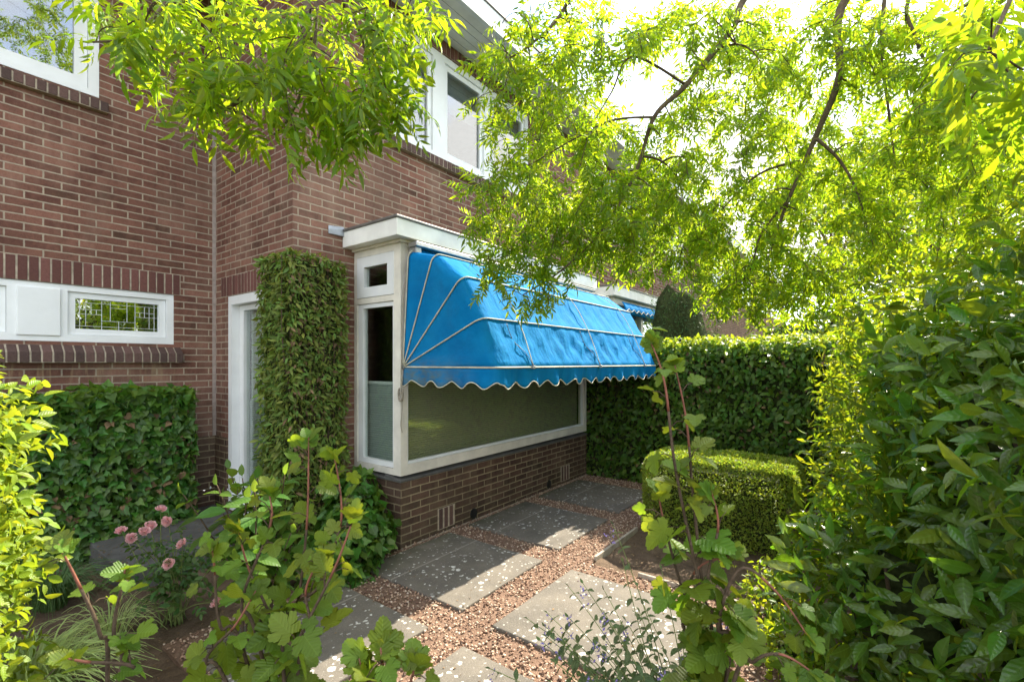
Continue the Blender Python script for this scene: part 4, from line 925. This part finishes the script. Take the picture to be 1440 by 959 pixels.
#@@ PLANTS
# ================================================================== small plants
def grass_tuft(name, label, x, y, r, h, n, mat, wid):
    t = thing(name, (x, y, 0), label, 'grass'); mb = MB()
    for k in range(n):
        a = R.uniform(0, 6.283); rr = r*.25*R.random()**.5; o = np.array((x + rr*math.cos(a), y + rr*math.sin(a), 0))
        a2 = a + R.normal()*.5; ln = r*R.uniform(.5, 1.15); hh_ = h*R.uniform(.6, 1.1); d = np.array((math.cos(a2), math.sin(a2), 0))
        p = bez(o, o + d*ln*.3 + np.array((0, 0, hh_*1.25)), o + d*ln + np.array((0, 0, hh_*R.uniform(.1, .75))), 7)
        q = np.array((-d[1], d[0], .15))*wid*.5; w_ = np.array([.7, 1, 1, .9, .7, .45, .08])
        mb.grid([p - q*w_[:, None], p + np.array((0, 0, .002)), p + q*w_[:, None]])
    mb.build('blades', M[mat], t)
grass_tuft('grass_tuft', 'pale arching grass tuft at the lower left corner', .36, 2.95, .38, .34, 420, 'blade', .008)
grass_tuft('grass_tuft', 'dark green grass tuft in front of the ivy hedge', .62, 4.1, .3, .3, 260, 'blade_dark', .006)
grass_tuft('grass_tuft', 'small thin grass tuft in the soil between pale grass and rose', .75, 3.35, .26, .24, 90, 'blade', .005)
def leafy_plant(name, label, cat, base, tips, size, tpl, mat, stem='stem_green', per=9, opp=True, r0=.006, spread=.8, start=.3, lname='leaves', sag=.15, petiole=0.):
    """stems from the base to each tip, leaves in pairs along them"""
    t = thing(name, (base[0], base[1], 0), label, cat); sb = MB(); P = []; D = []; N = []; S = []
    for tp in tips:
        tp = np.asarray(tp, float); b0 = np.array((base[0], base[1], 0)) + np.append(R.normal(size=2)*.03, 0)
        mid = (b0 + tp)/2 + np.append((tp - b0)[:2]*-.15 + R.normal(size=2)*.02, .05)
        p = bez(b0, mid, tp, 14); sb.tube(p, np.linspace(r0, r0*.4, 14), 6)
        for k in range(per):
            u = start + (1 - start)*(k + .5)/per; i = min(12, int(u*13)); pt = p[i] + (p[i + 1] - p[i])*(u*13 - i); ax = norm(p[i + 1] - p[i])
            a = k*2.4 + R.uniform(-.4, .4)
            s1_ = norm(np.cross(ax, (.3, .2, 1))); s2_ = np.cross(ax, s1_)
            for h_ in ((0, math.pi) if opp else (0,)):
                sd_ = s1_*math.cos(a + h_) + s2_*math.sin(a + h_)
                d = norm(sd_*spread + ax*.45 + np.array((0, 0, -sag)) + R.normal(size=3)*.12)
                pp = pt + d*petiole*R.uniform(.7, 1.3)
                if petiole: sb.tube([pt, (pt + pp)/2 + np.array((0, 0, .008)), pp], [r0*.3, r0*.25, r0*.2], 4)
                P.append(pp); D.append(d + np.array((0, 0, -sag*1.2))); N.append(norm(ax*.6 + np.array((0, 0, .8)) + R.normal(size=3)*.35)); S.append(size*R.uniform(.65, 1.15)*(.55 + .45*min(1, (1.15 - u)*3)))
        P.append(tp); D.append(norm(tp - p[-2])); N.append(norm(R.normal(size=3) + np.array((0, 0, .6)))); S.append(size*.5)
    sb.build('stem', M[stem], t, smooth=True)
    leaf_mesh(lname, M[mat], t, [(tpl, np.array(P), np.array(D), np.array(N), np.array(S))]); return t
# hydrangea by the door
hb = (1.2, 2.62)
tips = [(hb[0] + R.normal()*.15, hb[1] + R.normal()*.17, R.uniform(.55, .98)) for _ in range(34)]
hy = leafy_plant('hydrangea_bush', 'green large leaved hydrangea bush in front of the white door', 'bush', hb, tips, .135, T_OVAL, 'hydrangea', 'bark', 5, True, .007, .9, .45, 'leaves', .12)
bl = at(352, 690, 2.55); P = bl + R.normal(size=(46, 3))*np.array((.06, .06, .03)); leaf_mesh('blossom', M['white_petal'], hy, [(T_TINY, P, rdir(46), rdir(46), R.uniform(.014, .024, 46))])
# rose
rbase = (1.02, 3.28)
rtip = [at(px, py, dp) for px, py, dp in ((226, 717, 2.85), (236, 732, 2.8), (211, 740, 2.75), (203, 748, 2.7), (170, 747, 2.85), (184, 757, 2.8), (257, 765, 2.7), (238, 793, 2.6), (311, 785, 2.5), (306, 848, 2.4))]
ro = leafy_plant('rose_bush', 'low rose bush with pink double flowers beside the stone step', 'rose', rbase, rtip + [np.array((rbase[0] + R.normal()*.18, rbase[1] + R.normal()*.18, R.uniform(.3, .52))) for _ in range(14)], .105, T_ROSE, 'rose_leaf', 'stem_green', 6, False, .004, .9, .35)
for p_ in rtip:
    n = 34; lay = np.linspace(0, 1, n); a = np.arange(n)*2.4
    nrm = norm(np.array((-.35, -.45, .75)) + R.normal(size=3)*.3); u_ = norm(np.cross(nrm, (0, 0, 1.))); v_ = np.cross(nrm, u_)
    rad = u_[None]*np.cos(a)[:, None] + v_[None]*np.sin(a)[:, None]; op = lay[:, None]
    Dp = norm(rad*(.25 + 1.0*op) + nrm*(1.15 - .95*op)); Np = norm(-rad*(1 - .8*op) + nrm*(.15 + .9*op))
    Pp = np.asarray(p_) + rad*.006 + nrm*(.012 - .012*op)
    leaf_mesh('flower', M['petal'], ro, [(tpl_leaf([(.3, .3), (.65, .42), (.9, .28)], -.35, -.25, 1.0), Pp, Dp, Np, .015 + .016*lay)])
# currants in the foreground: each stem given by a few measured points
def currant(name, label, stems, leaf=.066, dens=30., seed=1, top_from=.2):
    base = stems[0][0]; t = thing(name, (float(base[0]), float(base[1]), 0), label, 'bush')
    rs = np.random.default_rng(seed); brown = MB(); P = []; D = []; N = []; S = []
    for st_ in stems:
        p = spline(st_, 8); L_ = np.r_[0, np.cumsum(np.linalg.norm(np.diff(p, axis=0), axis=1))]; n = len(p)
        cut = int(n*.72)
        brown.tube(p[:cut + 1], np.linspace(.0045, .0026, cut + 1), 7); red = MB(); red.tube(p[cut:], np.linspace(.0026, .0012, n - cut), 7)
        k = 0; s_ = L_[-1]*top_from
        while s_ < L_[-1]:
            i = min(n - 2, np.searchsorted(L_, s_) - 1); i = max(i, 0); f_ = (s_ - L_[i])/max(1e-6, L_[i + 1] - L_[i]); pt = p[i] + (p[i + 1] - p[i])*f_; ax = norm(p[i + 1] - p[i])
            q1 = norm(np.cross(ax, (.2, .9, .3))); q2 = np.cross(ax, q1); a = k*2.4 + rs.uniform(-.5, .5); k += 1
            side = q1*math.cos(a) + q2*math.sin(a); u = s_/L_[-1]
            nl = rs.integers(1, 3) if u > .75 else rs.integers(1, 4)
            for j in range(nl):
                dv = norm(side*.9 + ax*.55 + rs.normal(size=3)*.25*(1 + j)); pl_ = leaf*rs.uniform(.35, .8); e = pt + dv*pl_
                brown.tube([pt, (pt + e)/2 + np.array((0, 0, .006)), e], [.0012, .001, .0008], 4)
                P.append(e); D.append(norm(dv*.75 + np.array((0, 0, -.38)) + rs.normal(size=3)*.28)); N.append(norm(np.array((-.15, -.15, .75)) + side*.25 + rs.normal(size=3)*.42)); S.append(leaf*rs.uniform(.7, 1.2)*(1 if u < .85 else .8 - .3*(u - .85)/.15))
            s_ += rs.uniform(.7, 1.3)/dens
        for j in range(4):
            ax = norm(p[-1] - p[-3]); dv = norm(ax*.9 + rs.normal(size=3)*.6)
            P.append(p[-1] - ax*.006*j); D.append(dv); N.append(norm(np.array((-.2, -.2, .7)) + rs.normal(size=3)*.4)); S.append(leaf*rs.uniform(.45, .8))
        red.build('red_shoot', M['stem_red'], t, smooth=True)
    brown.build('woody_stem', M['bark'], t, smooth=True)
    leaf_mesh('leaves', M['currant'], t, [(T_CURRANT, np.array(P), np.array(D), np.array(N), np.array(S))]); return t
def G(x, y): return np.array((x, y, 0.))
b1 = G(.62, .98)
currant('currant_bush', 'leafy currant bush with lobed leaves in the left foreground', [
    [b1, at(395, 950, 1.0), at(420, 840, 1.0), at(432, 730, 1.0), at(434, 615, 1.02)],
    [b1, at(405, 930, 1.0), at(450, 820, .98), at(480, 730, .97), at(470, 640, .98)],
    [b1, at(350, 940, 1.0), at(310, 880, .98), at(302, 800, .97), at(298, 770, .96)],
    [b1, at(370, 930, .98), at(340, 850, .95), at(380, 740, .96), at(378, 690, .97)],
    [b1, at(400, 960, .95), at(420, 900, .92), at(470, 800, .9), at(500, 720, .92)],
    [b1, at(330, 990, .95), at(290, 930, .93), at(330, 880, .93), at(360, 830, .95)],
    [b1, at(420, 980, .98), at(440, 900, .95), at(430, 830, .93), at(455, 780, .92)],
    [b1, at(400, 970, 1.05), at(385, 880, 1.05), at(350, 800, 1.05), at(335, 745, 1.05)]], .052, 24, 2, .48)
b2 = G(.2, 1.1)
currant('currant_shoot', 'young currant shoots with red stems at the lower left', [
    [b2, at(150, 985, .86), at(140, 890, .84), at(110, 820, .82), at(82, 765, .8)],
    [b2, at(170, 985, .86), at(160, 890, .85), at(172, 820, .84), at(176, 800, .84)],
    [b2, at(160, 1000, .86), at(190, 940, .84), at(120, 930, .8), at(90, 925, .78)]], .05, 14, 5, .5)
b3 = G(1.05, .42)
currant('currant_bush', 'tall currant bush with red stems in front of the box hedge', [
    [b3, at(1010, 955, .95), at(985, 830, .93), at(950, 660, .92), at(935, 540, .92), at(915, 480, .92)],
    [b3, at(1008, 950, .96), at(990, 840, .95), at(975, 700, .95), at(965, 590, .95), at(948, 510, .95)],
    [b3, at(1020, 960, .93), at(1010, 880, .9), at(1040, 800, .88), at(1090, 830, .86), at(1140, 900, .84)],
    [b3, at(1000, 940, .98), at(960, 830, .98), at(935, 740, .98), at(925, 690, .98)],
    [b3, at(1005, 930, .95), at(995, 820, .93), at(1010, 740, .92), at(1000, 690, .92)],
    [b3, at(1025, 980, .9), at(1060, 930, .86), at(1100, 920, .84), at(1150, 950, .82)],
    [b3, at(1000, 950, .97), at(960, 880, .97), at(980, 800, .95), at(1040, 780, .93)]], .056, 20, 9, .45)
b4 = G(.62, .3)
currant('currant_twig', 'short leafy currant twig poking up at the bottom edge', [
    [b4, at(548, 1040, .74), at(545, 980, .74), at(535, 910, .74)],
    [b4, at(552, 1040, .74), at(570, 985, .73), at(585, 930, .73)],
    [b4, at(548, 1030, .74), at(520, 975, .74), at(505, 925, .75)]], .06, 30, 12, .7)
# catmint
def catmint(base, tips):
    t = leafy_plant('catmint', 'thin stemmed catmint with small mauve flowers leaning over the pale slab', 'flower plant', base, tips, .038, T_OVAL, 'catmint', 'stem_green', 13, True, .0028, .9, .2, 'leaves', .25)
    P = []
    for tp in tips[::2]:
        tp = np.asarray(tp)
        for k in range(16): P.append(tp + np.array((R.normal()*.008, R.normal()*.008, -R.random()*.07)))
    P = np.array(P); leaf_mesh('blossom', M['mauve'], t, [(T_TINY, P, rdir(len(P)) + np.array((0, 0, .4)), rdir(len(P)), R.uniform(.008, .014, len(P)))]); return t
cb = (1.62, .42)
catmint(cb, [at(862, 738, 1.7), at(876, 790, 1.65), at(880, 872, 1.5), at(905, 850, 1.6), at(770, 862, 1.55), at(800, 825, 1.62), at(820, 820, 1.6), at(742, 870, 1.5), at(690, 940, 1.4), at(930, 800, 1.7), at(960, 850, 1.6), at(850, 830, 1.65),
             at(840, 900, 1.45), at(900, 900, 1.5), at(960, 900, 1.45), at(780, 930, 1.4), at(830, 950, 1.35), at(990, 930, 1.4), at(930, 940, 1.35), at(870, 940, 1.4), at(1020, 880, 1.5), at(760, 900, 1.45)] + [at(R.uniform(740, 1010), R.uniform(860, 990), R.uniform(1.3, 1.6)) for _ in range(26)])
shrub('seedling_plant', 'low small leaved plant sprouting in the soil beside the box hedge', 'plant', [(3.25, .42, .12, .28, .18, .2)], 420, .045, T_OVAL, 'laurel_y', .6, .2, .3, -.2, .6)
shrub('seedling_plant', 'low small leaved plant sprouting between the currant bush and the laurel', 'plant', [(2.75, .3, .1, .22, .16, .16)], 300, .045, T_OVAL, 'laurel_y', .6, .2, .3, -.2, .6)
#@@ TREE
# ================================================================== the ash tree overhead
tree = thing('ash_tree', (3.0, -1.7, 0), 'ash tree with fine drooping leaves hanging over the front garden', 'tree')
nodes = []; nrad = []; LIMBS = []; twigs = MB()
def limb(pts, r0, r1, n=8):
    p = spline(pts, n); rr = np.linspace(r0, r1, len(p))*(1 if r0 > .1 else .72); LIMBS.append(MB().tube(p, rr, 9))
    for q, r_ in zip(p, rr): nodes.append(q); nrad.append(r_)
TB = np.array((3.0, -1.7, 0)); F0 = np.array((3.0, -1.6, 2.9))
limb([TB, (3.02, -1.68, 1.5), F0, (2.7, -1.3, 4.6), (2.2, -.9, 6.2)], .13, .03)
limb([F0, (3.25, -.9, 3.75), at(1207, -20, 2.55), at(1180, 110, 2.55), at(1148, 190, 2.6), at(1105, 290, 2.7), at(1085, 350, 2.75)], .045, .007)
limb([at(1148, 195, 2.6), at(1180, 225, 2.55), at(1205, 270, 2.5), at(1222, 330, 2.5)], .014, .004)
limb([at(1105, 285, 2.68), at(1070, 330, 2.8), at(1055, 380, 2.9), at(1030, 410, 3.0)], .011, .004)
limb([at(1130, 225, 2.6), at(1060, 250, 2.8), at(985, 330, 2.9)], .012, .004)
limb([F0, (2.6, -.7, 4.1), at(1080, -40, 2.4), at(1030, 40, 2.4), at(965, 120, 2.4), at(920, 165, 2.42), at(895, 240, 2.5), at(850, 320, 2.55), at(790, 380, 2.55), at(735, 415, 2.5)], .03, .004)
limb([at(920, 165, 2.42), at(860, 170, 2.4), at(800, 200, 2.45), at(740, 235, 2.5), at(690, 258, 2.5)], .009, .003)
limb([at(965, 120, 2.4), at(890, 80, 2.3), at(860, 130, 2.3), at(830, 180, 2.3)], .01, .003)
limb([(2.6, -.7, 4.1), at(850, -150, 2.2), at(800, 0, 2.2), at(750, 60, 2.2), at(695, 95, 2.2)], .02, .004)
limb([(2.6, -.7, 4.1), (1.9, .2, 4.0), (1.3, .95, 3.5), at(460, -60, 1.5), at(432, 45, 1.45), at(375, 105, 1.42), at(325, 150, 1.42), at(280, 165, 1.45)], .03, .004)
limb([at(445, -10, 1.47), at(440, 80, 1.5), at(410, 160, 1.5), at(385, 190, 1.5)], .009, .003)
limb([at(455, -40, 1.5), at(500, 30, 1.55), at(520, 100, 1.6), at(525, 150, 1.62)], .009, .003)
limb([(1.3, .95, 3.5), at(300, -120, 1.5), at(250, -20, 1.4), at(190, 48, 1.35), at(130, 60, 1.32)], .014, .003)
limb([F0, (3.3, -1.0, 3.9), at(1300, -30, 2.3), at(1290, 60, 2.3), at(1320, 110, 2.3), at(1360, 170, 2.3)], .02, .004)
limb([at(1250, -60, 2.4), at(1240, 60, 2.4), at(1250, 160, 2.4), at(1260, 240, 2.4)], .016, .004)
limb([at(1290, 60, 2.3), at(1345, 100, 2.2), at(1400, 90, 2.1), at(1450, 70, 2.0)], .014, .004)
CL = [  # clusters: centre px, half size px, depth, jitter, twigs
    (300, 40, 190, 55, 1.42, .14, 30), (400, 130, 95, 70, 1.46, .12, 34), (320, 140, 70, 55, 1.42, .1, 16), (250, 120, 60, 50, 1.42, .1, 9), (500, 90, 80, 80, 1.58, .14, 28), (460, 180, 60, 45, 1.52, .1, 13), (560, 30, 55, 55, 1.65, .15, 16), (545, 150, 40, 45, 1.62, .1, 8), (170, 30, 90, 40, 1.35, .1, 12),
    (800, 60, 110, 70, 2.25, .3, 26), (760, 190, 85, 65, 2.45, .25, 20), (700, 250, 55, 30, 2.5, .2, 9), (850, 250, 130, 80, 2.6, .35, 42), (760, 330, 105, 55, 2.7, .3, 32), (740, 400, 65, 38, 2.5, .12, 16), (830, 315, 95, 45, 2.75, .3, 26), (930, 335, 70, 35, 2.9, .25, 16), (860, 290, 70, 40, 2.6, .2, 10), (700, 330, 40, 45, 2.5, .12, 6),
    (1000, 60, 120, 60, 2.5, .35, 26), (1020, 220, 120, 90, 2.8, .45, 44), (1010, 335, 90, 50, 3.0, .35, 26), (1080, 390, 110, 50, 3.0, .4, 26), (1170, 320, 110, 80, 2.8, .45, 34), (1150, 80, 90, 70, 2.6, .35, 20),
    (1280, 70, 120, 70, 2.4, .4, 30), (1370, 150, 90, 90, 2.3, .4, 26), (1300, 230, 120, 70, 2.6, .5, 32), (1400, 40, 80, 60, 2.2, .4, 18), (940, 280, 90, 70, 3.1, .3, 20), (700, 130, 45, 60, 2.2, .12, 6),
    (1200, 180, 160, 130, 3.6, .4, 30), (1000, 130, 200, 110, 3.5, .4, 26), (1320, 330, 110, 50, 2.9, .4, 14), (1110, 425, 90, 35, 3.2, .3, 14), (905, 372, 75, 22, 3.0, .2, 12), (1050, 380, 80, 45, 3.2, .3, 16), (1010, 425, 35, 25, 3.2, .2, 7), (790, 345, 60, 40, 2.6, .2, 8), (1060, 395, 70, 35, 3.1, .3, 12), (1180, 60, 150, 80, 3.3, .4, 14), (830, 30, 110, 50, 2.9, .3, 10), (1270, 180, 120, 80, 3.3, .4, 14), (1090, 180, 110, 70, 3.2, .4, 12), (1380, 260, 90, 60, 2.9, .4, 10)]
LP = [[] for _ in T_ASH]; LD = [[] for _ in T_ASH]; LN = [[] for _ in T_ASH]; LS = [[] for _ in T_ASH]
rt = np.random.default_rng(21)
def bad(q):
    """keep the crown off the sunbeams that reach the bay's paving, and off the far gaps of sky"""
    g = q - np.array(SUN_TO)*(q[2]/SUN_TO.z)
    return 1.75 < g[0] < 4.2 and 1.5 < g[1] < 2.4
def twig(target, leafsize=.125, nearest=True):
    NA = np.array(nodes); d = NA - target; cost = np.linalg.norm(d, axis=1) - .35*np.minimum(.3, d[:, 2]) ; i = int(np.argmin(cost)); a = NA[i]
    ln = np.linalg.norm(target - a)
    if ln < .05: return
    c = (a + target)/2 + np.array((rt.normal()*.12*ln, rt.normal()*.12*ln, .28*ln)); n = max(5, int(ln/.05)); n = min(n, 16)
    p = bez(a, c, target, n); r0 = min(nrad[i]*.8, .0045 + .007*ln)
    twigs.tube(p, np.linspace(r0, .0019, n), 5)
    for q, r_ in zip(p[2:], np.linspace(r0, .0019, n)[2:]): nodes.append(q); nrad.append(r_)
    st = 0. if ln < .3 else .25
    seglen = ln*(1 - st); m = max(4, int(seglen/(.034 if leafsize > .11 else .023)))
    for k in range(m):
        u = st + (1 - st)*(k + rt.random())/m; j = min(n - 2, int(u*(n - 1))); pt = p[j] + (p[j + 1] - p[j])*(u*(n - 1) - j); ax = norm(p[j + 1] - p[j])
        if bad(pt): continue
        dv = norm(ax*.7 + norm(rt.normal(size=3))*.85 + np.array((0, 0, -.35))); h = int(rt.integers(len(T_ASH)))
        LP[h].append(pt); LD[h].append(dv); LN[h].append(norm(np.array((0, 0, .8)) + rt.normal(size=3)*.55)); LS[h].append(leafsize*rt.uniform(.7, 1.2))
for px, py, rx, ry, dp, dj, n in CL:
    for k in range(n if dp < 1.8 else int(n*2.3)):
        a, rr = rt.uniform(0, 6.283), rt.random()**.5
        twig(at(px + rx*rr*math.cos(a), py + ry*rr*math.sin(a), dp + rt.uniform(-dj, dj)), .115 if dp < 1.8 else .094)
# the part of the crown over and behind the viewer
for k in range(150):
    v = rt.normal(size=3)*np.array((1.0, .9, .9)); twig(np.array((.7, -.5, 6.9)) + v, .14)
limb([F0, (2.1, -1.15, 3.3), at(1500, -160, 1.1), at(1430, -20, 1.0), at(1390, 70, .95)], .02, .003)
for k in range(11):
    twig(at(rt.uniform(1310, 1480), rt.uniform(-20, 170), rt.uniform(.8, 1.1)), .12)
for o_, w_ in zip(LIMBS, ['trunk'] + ['branch']*40): o_.build(w_, M['bark2'], tree, smooth=True)
tag(twigs.build('twigs', M['bark'], tree, smooth=True), kind='stuff')
leaf_mesh('crown', M['ash'], tree, [(T_ASH[h], np.array(LP[h]), np.array(LD[h]), np.array(LN[h]), np.array(LS[h])) for h in range(len(T_ASH))])
